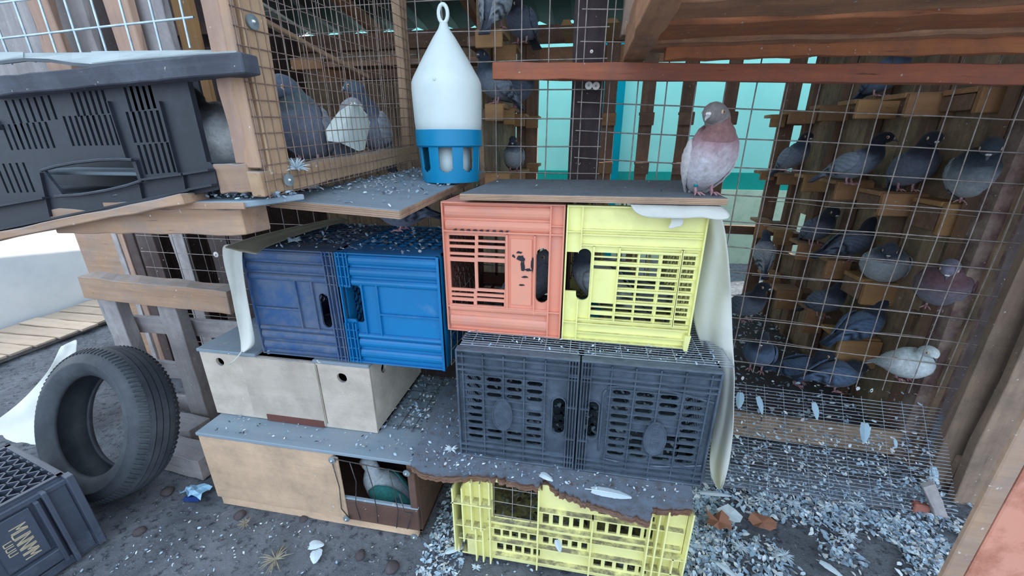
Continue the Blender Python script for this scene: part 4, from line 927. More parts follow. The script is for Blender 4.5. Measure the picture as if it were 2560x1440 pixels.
# thin ledge under the hutch, its support beam, and the feeder shelf
ls = wthing('ledge_board', (-.9, .75, 1.08), 'thin dusty ledge board with down under the black crate and hutch post', 'board')
mb = MB(); mb.quadbox([(-1.0, .700, 1.066), (-.655, .690, 1.076), (-.585, .78, 1.082), (-1.1, .80, 1.07), (-1.0, .700, 1.078), (-.655, .690, 1.088), (-.585, .78, 1.094), (-1.1, .80, 1.082)]); bevel(mb.build('board', 'grey_shelf', ls))
mb = MB(); mb.quadbox([(-1.0, .6965, 1.064), (-.650, .6865, 1.075), (-.650, .690, 1.075), (-1.0, .70, 1.064), (-1.0, .6965, 1.077), (-.650, .6865, 1.087), (-.650, .690, 1.087), (-1.0, .70, 1.077)]); mb.build('edge_plies', 'ply_edge', ls)
plank('support_beam', (-1.16, .735, 1.032), (-.672, .735, 1.046), .054, .07, 'beam_pine', None, side=(0, 0, 1), seg=14, rough=.0015, label='thick weathered pine beam with chamfered end holding up the left ledge', cat='beam')
fs = wthing('feeder_shelf', (-.5, 1.1, 1.07), 'grey feather strewn plank shelf with plywood edge carrying the feeder', 'shelf')
FL, FR, BR, BL = Vector((-.690, .800, 1.079)), Vector((-.384, .800, 1.062)), Vector((-.358, 1.45, 1.098)), Vector((-.575, 1.45, 1.112))
t_ = Vector((0, 0, .019)); mb = MB(); mb.quadbox([FL - t_, FR - t_, BR - t_, BL - t_, FL, FR, BR, BL]); bevel(mb.build('board', 'grey_shelf', fs), .001)
mb = MB()
for k in range(4):
    z = Vector((0, 0, -.0185 + k * .0044)); h = Vector((0, 0, .0038)); e = Vector((0, -.0012 - .0010 * (k % 2), 0)); x_ = Vector((.0012 + .001 * (k % 2), 0, 0))
    mb.quadbox([FL + z + e, FR + z + e, FR + z, FL + z, FL + z + e + h, FR + z + e + h, FR + z + h, FL + z + h])
    mb.quadbox([FR + z, FR + z + x_, BR + z + x_, BR + z, FR + z + h, FR + z + x_ + h, BR + z + x_ + h, BR + z + h])
mb.build('edge_plies', 'ply_edge', fs)
def shelfz(x, y):   # height of the feeder shelf
    t = (y - .8) / .65; zl = FL.z + (BL.z - FL.z) * t; zr = FR.z + (BR.z - FR.z) * t; xl = FL.x + (BL.x - FL.x) * t; xr = FR.x + (BR.x - FR.x) * t
    return zl + (zr - zl) * (x - xl) / (xr - xl)
# ------------------------------------------------------------------ the feeder
fc = P(1127, 424, Y=1.20); fz0 = shelfz(fc.x, 1.2)
fd = wthing('pigeon_feeder', (fc.x, 1.2, fz0), 'white cone topped hanging drinker with blue windowed base on the shelf', 'feeder')
k_ = 1.045; c0 = Vector((fc.x, 1.2, fz0))
mb = MB(); nA, nZ = 144, 34; hgt = .135 * k_
def cupr(z): return (.079 + .006 * z / .10 if z < .098 else .0905) * k_
for j in range(nZ + 1):
    z = hgt * j / nZ
    for i in range(nA):
        a = 2 * math.pi * i / nA; r = cupr(z); mb.v.append((c0.x + r * math.cos(a), c0.y + r * math.sin(a), c0.z + z + .0005))
for j in range(nZ):
    for i in range(nA):
        a = (i + .5) / nA * 360; z = hgt * (j + .5) / nZ; hole = False
        for h0 in range(-80, 280, 45):
            dx = ((a - h0 + 180) % 360 - 180) * math.pi / 180 * .083; cz = .072; 
            if abs(dx) < .019 and .048 < z < .094: hole = True
            if math.hypot(dx, z - .048) < .019 and z <= .048: hole = True
        if not hole: mb.f.append((j * nA + i, j * nA + (i + 1) % nA, (j + 1) * nA + (i + 1) % nA, (j + 1) * nA + i)); mb.m.append(0)
o = mb.build('base_cup', 'feeder_blue', fd, smooth=False); sm = o.modifiers.new('thick', 'SOLIDIFY'); sm.thickness = .0035; sm.offset = -1
mb = MB(); mb.lathe([(.0001, .004), (.078, .004), (.078, .0), (.0001, 0)], 48, c=c0); mb.build('floor_dish', 'feeder_blue', fd)
mb = MB(); mb.lathe([(.058, .006), (.058, .10), (.05, .10), (.05, .006)], 40, c=c0, close=True); mb.build('inner_drum', 'feeder_white', fd, smooth=True)
zz = .128 * k_
prof = [(.084, zz - .01), (.0885, zz), (.0925, zz + .004), (.0945, .16), (.0955, .20), (.0965, .245), (.0955, .262), (.090, .275), (.06, .325), (.03, .372), (.0155, .392), (.012, .400), (.010, .408), (.0001, .410)]
mb = MB(); mb.lathe(prof, 56, c=c0); o = mb.build('tank', 'feeder_white', fd, smooth=True)
mb = MB(); pts = [c0 + Vector((.0125 * math.sin(a) * (1 if True else 1), 0, .428 - .021 * math.cos(a))) for a in [2 * math.pi * i / 20 for i in range(21)]]; mb.tube(pts, .0052, 8, False); mb.build('hanging_loop', 'feeder_white', fd, smooth=True)
mb = MB(); mb.lathe([(.0001, -.004), (.004, -.003), (.004, .0), (.0001, .001)], 10, 'Y', c=c0 + Vector((.0, -.0945, .262))); mb.build('moulding_pip', 'feeder_white', fd)

# ------------------------------------------------------------------ big black ventilated crate and dark beam, upper left
bc = wthing('ventilated_crate', (-1.0, .70, 1.08), 'large black ventilated crate with a handle slot, tilted under the dark beam', 'crate')
def zc(x, y): return (x / 3.2, 150 + y / 3.2)
def bz(x, y, Y=.70): return pxz(*zc(x, y), Y)
outer = [pxz(-70, 605, .70), pxz(546, 476, .70), pxz(517, 405, .70), pxz(464, 188, .70), pxz(-70, 252, .70), pxz(547, 474, .70), pxz(536, 424, .70)]
outer = [outer[0], outer[5], outer[6], outer[2], outer[3], outer[4]]
Hs = []
def slots(x0, y0, x1, y1, n, hpx):
    for i in range(n):
        t = i / (n - 1); c_ = bz(x0 + (x1 - x0) * t, y0 + (y1 - y0) * t); h = hpx / 3.2 / 1014 * .95
        Hs.append([(c_[0] - .0034, c_[1] - h / 2), (c_[0] + .0030, c_[1] - h / 2), (c_[0] + .0034, c_[1] + h / 2), (c_[0] - .003, c_[1] + h / 2)])
slots(1020, 300, 1210, 270, 5, 170); slots(1050, 540, 1290, 530, 6, 190); slots(1140, 800, 1370, 780, 6, 190)
slots(550, 570, 920, 560, 9, 190); slots(60, 620, 400, 600, 8, 170); slots(20, 950, 230, 940, 5, 210); slots(600, 350, 840, 320, 6, 160); slots(80, 420, 420, 380, 7, 150)
hp = [bz(350, 885), bz(500, 1075), bz(700, 1065), bz(900, 1030), bz(1110, 975), bz(1060, 830), bz(1040, 800), bz(800, 805), bz(600, 825)]
Hs.append(hp)
mb = MB(); mb.plate(outer, Hs, (0, .70, 0), XA, ZA, YA, .006); mb.build('front_wall', 'black_deep', bc)
mb = MB()
def brib(a, b, t=.004, dep=.014): 
    p, q = P(*zc(*a), Y=.70), P(*zc(*b), Y=.70); d_ = (q - p).normalized(); n = Vector((-d_.z, 0, d_.x)) * t / 2
    mb.quadbox([p - n - YA * dep, q - n - YA * dep, q - n, p - n, p + n - YA * dep, q + n - YA * dep, q + n, p + n])
for a, b in (((-200, 1205), (400, 1098)), ((1165, 955), (1500, 910)), ((1515, 908), (1712, 876)), ((-200, 1400), (1560, 1035)), ((1550, 1030), (1740, 995)), ((-200, 1430), (1500, 1062))): brib(a, b)
for a, b in (((880, 330), (1030, 790)), ((1290, 330), (1440, 900)), ((1100, 800), (1150, 960)), ((-20, 480), (20, 560)), ((340, 900), (420, 1250)), ((1130, 980), (1160, 1120)), ((1480, 920), (1500, 1030))): brib(a, b, .0025, .006)
pts = [P(*zc(x, y), Y=.69) for x, y in ((330, 885), (450, 850), (600, 822), (800, 800), (950, 795), (1060, 800))]; mb.tube(pts, .0032, 6)
pts = [P(*zc(x, y), Y=.69) for x, y in ((440, 1092), (650, 1078), (850, 1045), (1020, 1005), (1140, 965))]; mb.tube(pts, .0032, 6)
mb.build('rib', 'black_deep', bc)
mb = MB(); a_, b_ = outer[3], outer[4]
mb.quadbox([(a_[0] - .006, .706, a_[1]), (a_[0], .706, a_[1]), (a_[0], .711, a_[1]), (a_[0] - .006, .711, a_[1]), (b_[0] - .006, .706, b_[1]), (b_[0], .706, b_[1]), (b_[0], .711, b_[1]), (b_[0] - .006, .711, b_[1])]); mb.build('side_wall', 'black_deep', bc)
mb = MB(); mb.box(-1.6, -.86, .86, .866, 1.03, 1.34); mb.build('back_wall', 'black_deep', bc)
mb = MB(); mb.box(-1.6, -.78, .712, .86, 1.085, 1.09); mb.build('bottom_wall', 'black_deep', bc)
a = P(-60, 598, Y=.69); b = P(478, 492, Y=.69)
plank('edge_strip', (a.x, .70, a.z - .004), (b.x, .70, b.z - .002), .018, .06, 'beam_pine', None, side=(0, 0, 1), seg=10, label='rough pale timber strip beneath the big black crate', cat='timber strip')
a = P(-60, 222, Y=.675); b = P(611, 156, Y=.675)
plank('dark_beam', (a.x, .69, a.z), (b.x, .69, b.z), .0315, .04, 'dark_beam', None, side=(0, 0, 1), seg=20, rough=.001, label='dark droppings streaked beam above the black crate at upper left', cat='beam')
sh = wthing('roofing_sheet', (-.9, .70, 1.35), 'pale wavy sheet with dark edge lying on the dark beam', 'sheet')
mb = MB(); top = [(-60, 152), (0, 152), (60, 145), (120, 147), (180, 156), (230, 160), (300, 152), (400, 144), (500, 136), (592, 131)]
for k in range(len(top) - 1):
    (xa, ya), (xb, yb) = top[k], top[k + 1]; pa, pb = P(xa, ya, Y=.688), P(xb, yb, Y=.688)
    mb.quadbox([pa - ZA * .0055, pb - ZA * .0055, pb - ZA * .0055 + YA * .004, pa - ZA * .0055 + YA * .004, pa, pb, pb + YA * .004, pa + YA * .004])
mb.build('edge', 'sheet_edge', sh)
mb = MB()
for k in range(len(top) - 1):
    (xa, ya), (xb, yb) = top[k], top[k + 1]; pa, pb = P(xa, ya, Y=.690), P(xb, yb, Y=.690); qa, qb = P(xa, 133 - xa * .01, Y=.77), P(xb, 133 - xb * .01, Y=.77)
    mb.v += [tuple(pa), tuple(pb), tuple(qb), tuple(qa)]; n_ = len(mb.v); mb.f.append((n_ - 4, n_ - 3, n_ - 2, n_ - 1)); mb.m.append(0)
o = mb.build('sheet', 'sheet_pale', sh); sm = o.modifiers.new('thick', 'SOLIDIFY'); sm.thickness = .002
wm = wthing('mesh_sheet', (-.95, .79, 1.36), 'white galvanised coarse wire panel standing above the dark beam', 'wire mesh')
wiremesh('wire_grid', (-1.35, .79, 1.352), XA, ZA, .585, .35, .0665, .062, .0023, 'wire_white', wm, tilt=.035, wob=.002, u_off=.03, v_off=.05, seg=6, n=6)
ub = wthing('board_screen', (-1.0, 1.05, 1.30), 'upright grey and pink boards behind the white wire panel, upper left', 'boards')
for (x0, x1, y, m_) in ((-60, 98, 1.13, 'grey_board'), (60, 180, 1.20, 'dark_board'), (215, 300, 1.16, 'dark_board'), (320, 380, 1.19, 'dark_board'), (405, 520, 1.21, 'dark_board'), (92, 150, 1.0, 'pink_pine'), (150, 232, 1.06, 'grey_board'), (285, 345, 1.0, 'pink_pine'), (348, 428, 1.03, 'grey_board')):
    p, q = P(x0, 60, Y=y), P(x1, 60, Y=y); plank('board', ((p.x + q.x) / 2, y, 1.30), ((p.x + q.x) / 2, y, 1.85), q.x - p.x, .02, m_, ub, side=(1, 0, 0), rough=.003)
p, q = P(448, 60, Y=1.15), P(492, 60, Y=1.15); plank('board', ((p.x + q.x) / 2, 1.15, 1.18), ((p.x + q.x) / 2, 1.15, 1.85), q.x - p.x, .02, 'perch_pale', ub, side=(1, 0, 0))
plank('cross_board', (P(-40, 30, Y=1.17).x, 1.17, 1.50), (P(520, 30, Y=1.17).x, 1.17, 1.50), .03, .02, 'dark_board', ub)
plank('cross_board', (P(-40, 30, Y=1.17).x, 1.17, 1.44), (P(520, 30, Y=1.17).x, 1.17, 1.44), .03, .02, 'dark_board', ub)

# ------------------------------------------------------------------ standing pallet
pl = wthing('wooden_pallet', (-1.6, 1.2, 0), 'weathered grey pallet standing behind the tyre, left of the nest boxes', 'pallet')
a, b = P(215, 718, Y=1.15), P(574, 757, Y=1.15)
plank('stringer', (a.x - .02, 1.18, a.z), (b.x, 1.18, b.z), .088, .07, 'beam_pine', pl, side=(0, 0, 1), seg=12, rough=.002)
plank('block', (P(293, 800, Y=1.2).x, 1.22, .05), (P(285, 800, Y=1.2).x, 1.22, .63), .085, .05, 'grey_board', pl, side=(1, 0, 0), rough=.002)
plank('block', (P(428, 800, Y=1.2).x, 1.22, .05), (P(428, 800, Y=1.2).x, 1.22, .63), .085, .05, 'grey_board', pl, side=(1, 0, 0), rough=.002)
for (y0, y1, z, w) in ((330, 600, .475, .075), (330, 600, .255, .08), (380, 560, .085, .08)):
    plank('deck_board', (P(y0, 830, Y=1.27).x, 1.27, z - .01), (P(y1, 860, Y=1.27).x + .1, 1.27, z), w, .018, 'grey_board', pl, side=(0, 0, 1), rough=.003)
plank('bottom_block', (-1.83, 1.16, .055), (-1.50, 1.12, .055), .10, .09, 'grey_board', pl, side=(0, 0, 1), rough=.003)
a = P(100, 1000, Y=1.3)
plank('offcut_block', (-1.56, 1.02, .05), (-1.34, 1.0, .05), .09, .09, 'grey_board', None, side=(0, 0, 1), label='grey squared timber offcut on the ground between tyre and nest box', cat='timber')

# ------------------------------------------------------------------ tyre
ty = wthing('car_tyre', (-1.625, .917, 0), 'worn black car tyre leaning back on the pallet at left', 'tyre')
az, ti, TR, TW = -.0905, .373, .2665, .150
n = Vector((math.sin(az) * math.cos(ti), -math.cos(az) * math.cos(ti), math.sin(ti))); u = Vector((math.cos(az), math.sin(az), 0)); v_ = n.cross(u)
def tyre_ring(mb, prof, close=True, N_=72):
    b0 = len(mb.v); L = len(prof)
    for r, d_ in prof:
        for j in range(N_):
            a = 2 * math.pi * j / N_; mb.v.append(tuple(Vector((-1.625, .917, .261)) + n * d_ + (u * math.cos(a) + v_ * math.sin(a)) * r))
    for i in range(L if close else L - 1):
        for j in range(N_):
            i2 = (i + 1) % L; mb.f.append((b0 + i * N_ + j, b0 + i * N_ + (j + 1) % N_, b0 + i2 * N_ + (j + 1) % N_, b0 + i2 * N_ + j)); mb.m.append(0)
h = TW / 2; mb = MB()
tyre_ring(mb, [(TR - .004, h * .55), (TR - .012, h * .75), (TR - .026, h * .92), (TR - .045, h), (TR - .0455, h * 1.02), (TR - .050, h * 1.0), (TR - .070, h * .95), (TR - .088, h * .78), (TR - .094, h * .70), (TR - .096, h * .60), (TR - .090, h * .55), (TR - .06, h * .86), (TR - .03, h * .80), (TR - .016, h * .5), (TR - .014, 0), (TR - .016, -h * .5), (TR - .03, -h * .80), (TR - .06, -h * .86), (TR - .090, -h * .55), (TR - .096, -h * .60), (TR - .088, -h * .78), (TR - .070, -h * .95), (TR - .045, -h), (TR - .026, -h * .92), (TR - .012, -h * .75), (TR - .004, -h * .55)])
mb.build('carcass', 'rubber', ty, smooth=True)
mb = MB(); w_ = h * 1.1; bands = 4
pr = []
for k in range(bands):
    d0 = h * .55 - k * w_ / bands; d1 = d0 - w_ / bands + .0035
    pr += [(TR + .000 - .004 * (k in (0,)), d0), (TR + .001 - .004 * (k == bands - 1), d1), (TR - .005, d1 - .0001), (TR - .005, d1 - .0034)]
tyre_ring(mb, [(TR - .010, h * .56)] + pr + [(TR - .010, -h * .56)], True, 96); mb.build('tread', 'rubber', ty)
mb = MB(); c_ = Vector((-1.625, .917, .261))
for j in range(90):
    a = 2 * math.pi * j / 90
    for s in (1, -1):
        e = u * math.cos(a) + v_ * math.sin(a); tng = -u * math.sin(a) + v_ * math.cos(a)
        p = c_ + n * s * h * .56 + e * (TR - .001); q = c_ + n * s * h * .84 + e * (TR - .015) + tng * .006
        mb.quadbox([p - tng * .003 - e * .003, p + tng * .003 - e * .003, q + tng * .003 - e * .003, q - tng * .003 - e * .003, p - tng * .003 + e * .0015, p + tng * .003 + e * .0015, q + tng * .003 + e * .0018, q - tng * .003 + e * .0018])
tag(mb.build('shoulder_lug', 'rubber', ty), kind='stuff')

# ------------------------------------------------------------------ milk crate, lower left
ang = R(-12)
mk = empty('milk_crate', (-1.665, .56, .0), (0, 0, ang), 'dusty black milk crate upside down with cream lettering, lower left corner', 'crate')
mh, mw = .268, .172
mb = MB()
def side_plate(mb, sx):  # +x side, tapering out towards the ground
    mb.quadbox([(sx * (mw - .010), -mw, mh), (sx * (mw + .012), -mw - .01, 0), (sx * (mw + .012), mw + .01, 0), (sx * (mw - .010), mw, mh), (sx * (mw - .016), -mw, mh), (sx * (mw + .006), -mw - .01, 0), (sx * (mw + .006), mw + .01, 0), (sx * (mw - .016), mw, mh)])
for nm, sx in (('side_wall', 1), ('side_wall', -1)): mb = MB(); side_plate(mb, sx); mb.build(nm, 'milk_crate_black', mk)
for sy in (1, -1):
    mb = MB(); mb.quadbox([(-mw + .016, sy * (mw - .006), mh), (mw - .016, sy * (mw - .006), mh), (mw + .006, sy * (mw + .010), 0), (-mw - .006, sy * (mw + .010), 0), (-mw + .016, sy * mw, mh), (mw - .016, sy * mw, mh), (mw + .006, sy * (mw + .016), 0), (-mw - .006, sy * (mw + .016), 0)]); mb.build('end_wall', 'milk_crate_black', mk)
mb = MB(); lattice(mb, (-mw + .014, -mw + .012, mh - .016), XA, YA, 2 * mw - .028, 2 * mw - .024, .042, .022, .0045, ZA)
gridbars(mb, (-mw + .010, -mw + .006, mh - .016), XA, YA, ZA, 2 * mw - .02, 2 * mw - .012, 1, 1, .012, .024); mb.build('bottom_lattice', 'milk_crate_black', mk)
def sidept(t, z, out=0): return Vector((mw - .010 + .022 * (1 - z / mh) + out, t, z))
mb = MB()
for (t0, t1, z0, z1, o_) in ((mw - .012, mw + .006, .015, mh + .006, .030), (mw - .066, mw - .054, .010, mh - .004, .028), (mw - .054, mw - .012, .010, mh - .02, .006), (-.005, .080, .085, mh - .03, .010), (.088, .098, .03, mh - .02, .026), (-.060, -.048, .03, mh - .02, .026), (-mw, -.068, .085, mh - .03, .010), (-mw, .098, .040, .078, .020), (-mw, .115, .004, .030, .012), (-mw, mw, mh - .022, mh - .006, .012)):
    mb.quadbox([sidept(t0, z0), sidept(t1, z0), sidept(t1, z0, o_), sidept(t0, z0, o_), sidept(t0, z1), sidept(t1, z1), sidept(t1, z1, o_), sidept(t0, z1, o_)])
bevel(mb.build('rib', 'milk_crate_black', mk), .002)
mb = MB()                                       # two short lines of worn cream capitals, turned on their side
def stroke(a, b, w=.0028):
    p, q = sidept(a[0], a[1], .0105), sidept(b[0], b[1], .0105); d_ = (q - p).normalized(); s_ = Vector((1, 0, 0)).cross(d_) * w / 2
    mb.quadbox([p - s_, q - s_, q - s_ + XA * .0012, p - s_ + XA * .0012, p + s_, q + s_, q + s_ + XA * .0012, p + s_ + XA * .0012])
z = .205
for L in 'MUNNMM':
    hL = .014; a0, a1 = .030, .062
    if L == 'M': st = [((a0, z), (a1, z)), ((a1, z), (a0 + .012, z - hL / 2)), ((a0 + .012, z - hL / 2), (a1, z - hL)), ((a1, z - hL), (a0, z - hL))]
    elif L == 'N': st = [((a0, z), (a1, z)), ((a1, z), (a0, z - hL)), ((a0, z - hL), (a1, z - hL))]
    else: st = [((a1, z), (a0, z)), ((a0, z), (a0, z - hL)), ((a0, z - hL), (a1, z - hL))]
    for a, b in st: stroke(a, b)
    z -= hL + .004
z = .175
for L in 'UNS':
    a0, a1 = .010, .026
    for a, b in [((a1, z), (a0, z)), ((a0, z), (a0, z - .01)), ((a0, z - .01), (a1, z - .01))]: stroke(a, b, .0022)
    z -= .016
tag(mb.build('lettering', 'letter_cream', mk), 'worn cream capital letters, barely readable')

# ------------------------------------------------------------------ cloths
def cloth(name, rows, mat, label, th=.0016, sub=2, jit=.004, cat='cloth', frayed=True):
    nr, nc = len(rows), len(rows[0]); v = []; f = []
    base = Vector(rows[-1][0]); o_ = wthing(name, base, label, cat)
    for r_ in rows:
        for p in r_: v.append(tuple(Vector(p) + Vector([random.uniform(-jit, jit) for _ in range(3)])))
    for i in range(nr - 1):
        for j in range(nc - 1): a = i * nc + j; f.append((a, a + 1, a + nc + 1, a + nc))
    me = bpy.data.meshes.new(name); me.from_pydata(v, [], f)
    o = link('sheet', me, mat, o_, smooth=True)
    m = o.modifiers.new('s', 'SUBSURF'); m.levels = m.render_levels = sub
    m = o.modifiers.new('t', 'SOLIDIFY'); m.thickness = th
    return o_
def lerp(a, b, t): return a + (b - a) * t
rows = []
for (y, l, r_, Y) in ((520, 1735, 1785, 1.01), (545, 1738, 1806, 1.02), (600, 1740, 1818, 1.03), (680, 1735, 1826, 1.03), (760, 1730, 1827, 1.02), (850, 1740, 1833, 1.0), (930, 1795, 1838, .985), (1000, 1792, 1836, .98), (1080, 1785, 1832, .975), (1160, 1770, 1822, .965), (1205, 1782, 1812, .96), (1222, 1796, 1806, .955)):
    rows.append([P(lerp(l, r_, t / 5), y + random.uniform(-3, 3), Y=Y + .07 * (1 - t / 5) + .012 * math.sin(t * 1.9 + y * .02)) for t in range(6)])
cr_ = cloth('cloth_strip', rows, 'cloth_white', 'long white cloth hanging down the right side of the crate stack', jit=.0025)
rows = [[Vector((x, .978 + .02 * k, 1.0595)) for x in [lerp(.10, .30, t / 7) for t in range(8)]] for k in range(3)][::-1]
rows.append([Vector((x, .962, 1.056 - .004 * math.sin(i * 2))) for i, x in enumerate([lerp(.105, .31, t / 7) for t in range(8)])])
rows.append([Vector((x, .955 + .006 * math.sin(i * 1.7), 1.042 - .008 * abs(math.sin(i * 1.3)))) for i, x in enumerate([lerp(.115, .312, t / 7) for t in range(8)])])
cloth('cloth_scrap', rows, 'cloth_white', 'torn white cloth scrap tucked under the plywood on the yellow crate', jit=.002)
rows = [[P(lerp(1668, 1700, t / 3) + 10 * math.sin(k), 528 + k * 14, Y=.975 - .002 * k) for t in range(4)] for k in range(4)]
cloth('cloth_shred', rows, 'cloth_white', 'small wispy cloth shred hanging on the yellow crate front', jit=.003)
rows = []
for (y, l, r_) in ((612, 562, 612), (622, 556, 606), (660, 560, 606), (720, 575, 616), (780, 588, 624), (830, 597, 634), (866, 603, 641), (880, 601, 612)):
    rows.append([P(lerp(l, r_, t / 4), y + random.uniform(-2, 2), Y=.965 + .012 * math.sin(t * 1.6 + y * .015)) for t in range(5)])
cloth('cloth_strip', rows, 'cloth_white', 'white cloth folded over the left edge of the dark blue crate', jit=.002)
rows = []
for (a, b) in (((556, 620), (645, 636)), ((580, 608), (652, 622)), ((650, 590), (700, 602)), ((740, 566), (770, 580)), ((820, 549), (850, 560)), ((850, 543), (872, 550))):
    p, q = P(a[0], a[1], Z=.924), P(b[0], b[1], Z=.924); rows.append([p.lerp(q, t / 4) + ZA * random.uniform(-.002, .005) for t in range(5)])
cloth('cloth_scrap', rows, 'cloth_beige', 'dirty beige cloth lying along the top edge of the dark blue crate', jit=.002)
mb = MB(); mb.tube([P(606, 876, Y=.96), P(596, 890, Y=.955), P(585, 902, Y=.955), P(572, 912, Y=.96)], .0016, 5); tag(mb.build('thread', 'cloth_white', smooth=True), 'loose white thread hanging over the left round hole', 'thread')
rows = []
for (l, r_, Y) in (((146, 868), (192, 850), 1.1), ((150, 890), (190, 892), 1.1), ((120, 930), (200, 940), 1.1), ((75, 975), (170, 990), 1.1), ((35, 1020), (150, 1040), 1.08), ((-20, 1060), (120, 1090), 1.05), ((-80, 1100), (80, 1130), 1.0)):
    p, q = P(l[0], l[1], Y=Y), P(r_[0], r_[1], Y=Y - .02); rows.append([p.lerp(q, t / 4) + YA * .015 * math.sin(t * 2 + l[1]) for t in range(5)])
cloth('fabric_sheet', rows, 'cloth_white', 'white fabric draped diagonally behind the tyre and milk crate', jit=.004)
mb = MB(); q = P(492, 1238, Z=.0)
vs = []
for i in range(7):
    for j in range(5): vs.append((q.x - .04 + .085 * i / 6 + random.uniform(-.005, .005), q.y - .025 + .05 * j / 4 + random.uniform(-.005, .005), .012 + random.uniform(0, .028)))
me = bpy.data.meshes.new('sachet'); me.from_pydata(vs, [], [(i * 5 + j, i * 5 + j + 1, i * 5 + j + 6, i * 5 + j + 5) for i in range(6) for j in range(4)])
sa = wthing('crumpled_wrapper', (q.x, q.y, 0), 'crumpled pale blue wrapper on the ground beside the tan nest box', 'litter')
o = link('foil', me, 'foil_blue', sa); m = o.modifiers.new('t', 'SOLIDIFY'); m.thickness = .001
mb = MB(); mb.quadbox([(q.x - .02, q.y - .034, .003), (q.x + .035, q.y - .026, .003), (q.x + .035, q.y - .016, .003), (q.x - .02, q.y - .018, .003), (q.x - .02, q.y - .030, .014), (q.x + .038, q.y - .02, .022), (q.x + .035, q.y - .016, .022), (q.x - .02, q.y - .018, .014)]); mb.build('blue_fold', 'foil_navy', sa)
# white cut carton in the hutch
ct = wthing('plastic_carton', (-.66, 1.0, 1.15), 'cut white plastic carton pressed against the inside of the hutch mesh', 'carton')
def cpt(px_, py_, d_=0): return P(px_, py_, X=HX - .010 - d_)
pp = dict(a=cpt(878, 258), b=cpt(848, 278, .01), c=cpt(830, 300, .02), d=cpt(814, 326, .02), e=cpt(818, 352, .01), f=cpt(850, 356, .0), g=cpt(872, 340, .0), h=cpt(895, 378, .01), i=cpt(910, 374, .03), j=cpt(924, 306, .03), k=cpt(900, 262, .015), l=cpt(868, 300, .0))
vs = list(pp.values()); ix = {k: i for i, k in enumerate(pp)}
F_ = ['abl', 'bcl', 'cdl', 'del', 'efl', 'fgl', 'gal', 'akg', 'kjg', 'jig', 'ihg', 'hgf']
me = bpy.data.meshes.new('carton'); me.from_pydata([tuple(x) for x in vs], [], [tuple(ix[c] for c in s) for s in F_])
o = link('shell', me, 'white_carton', ct); m = o.modifiers.new('t', 'SOLIDIFY'); m.thickness = .002
mb = MB(); mb.tube([cpt(885, 258, -.004), cpt(900, 270, -.002), cpt(916, 288, 0)], .003, 6); mb.build('rim', 'white_carton', ct)

# ------------------------------------------------------------------ birds
WH = dict(head=(206, 216, 220), neck=(206, 218, 222), breast=(210, 220, 226), belly=(216, 224, 228), wing=(214, 222, 228), bar=(190, 198, 206), tail=(200, 208, 216))
DK = pal(head=(40, 42, 52), neck=(44, 46, 58), breast=(96, 102, 118), belly=(110, 118, 136), wing=(104, 114, 134), bar=(36, 40, 50), tail=(50, 56, 70))
LG = pal(head=(64, 70, 84), neck=(70, 78, 94), breast=(158, 166, 176), belly=(182, 188, 194), wing=(172, 182, 192))
RB = pal(head=(120, 118, 136), neck=(112, 84, 92), breast=(104, 78, 86), belly=(130, 130, 144), wing=(118, 92, 98), bar=(80, 60, 66), tail=(96, 80, 88))
BL_ = pal(head=(46, 52, 66), neck=(52, 60, 76), breast=(92, 112, 142), belly=(104, 124, 152), wing=(96, 118, 150), bar=(40, 46, 60), tail=(60, 74, 100))
MAIN = dict(head=(130, 124, 122), neck=(140, 104, 102), breast=(160, 126, 134), belly=(206, 204, 212), wing=(212, 206, 208), bar=(200, 190, 196), tail=(206, 200, 204))
def bird(px_, py_, Y, yaw, label, grp=None, **k):   # px,py = where its feet (or its lowest point) are
    p = P(px_, py_, Y=Y); return pigeon(p, yaw, label, grp, **k)
m_ = P(1758, 478, Y=1.035); m_.z = 1.0795
main = pigeon(m_, -80, 'pale dove with a mauve breast standing on the plywood, looking left', pitch=58, hyaw=-48, hpitch=4, size=.85, c=MAIN, beak='beak_horn', fat=1.04, h0=.094, up=.62, hs=1.32, ring=True, nseg=28, bars=False)
Hg = 'pigeons inside the wire hutch'
bird(775, 414, .99, -75, 'grey pigeon with bowed head and white cere behind the hutch mesh, left', Hg, pitch=48, hyaw=-18, hpitch=38, size=1.0, drop=.012, c=pal(head=(92, 104, 124), neck=(84, 98, 104), breast=(100, 108, 124), belly=(118, 124, 140), wing=(132, 140, 154)))
bird(936, 385, 1.30, -105, 'scaly grey pigeon facing left beside the white carton in the hutch', Hg, pitch=58, hyaw=-62, size=.92, c=pal(head=(78, 92, 108), neck=(62, 74, 90), breast=(80, 90, 108), wing=(156, 166, 178)))
bird(862, 392, 1.25, -40, 'brown backed pigeon crouched between the other two in the hutch', Hg, pitch=15, hyaw=40, size=.95, c=pal(head=(150, 156, 164), neck=(110, 96, 92), breast=(94, 80, 76), wing=(110, 84, 76)), legs=False, h0=.06)
bird(562, 404, .80, -92, 'white bodied pigeon with black head and neck beside the hutch corner board', None, pitch=42, hyaw=-75, hpitch=22, size=.80, fat=1.35, up=.6, hs=1.3, legs=False, h0=.066, c=dict(head=(22, 22, 28), neck=(20, 20, 26), breast=(150, 156, 162), belly=(246, 250, 252), wing=(246, 250, 252), bar=(206, 216, 222), tail=(200, 208, 214)), bars=False)
bird(1010, 578, 1.12, 172, 'dark grey pigeon crouched on the blue crate under the feeder shelf', None, pitch=4, size=.8, c=DK, legs=True, h0=.075)
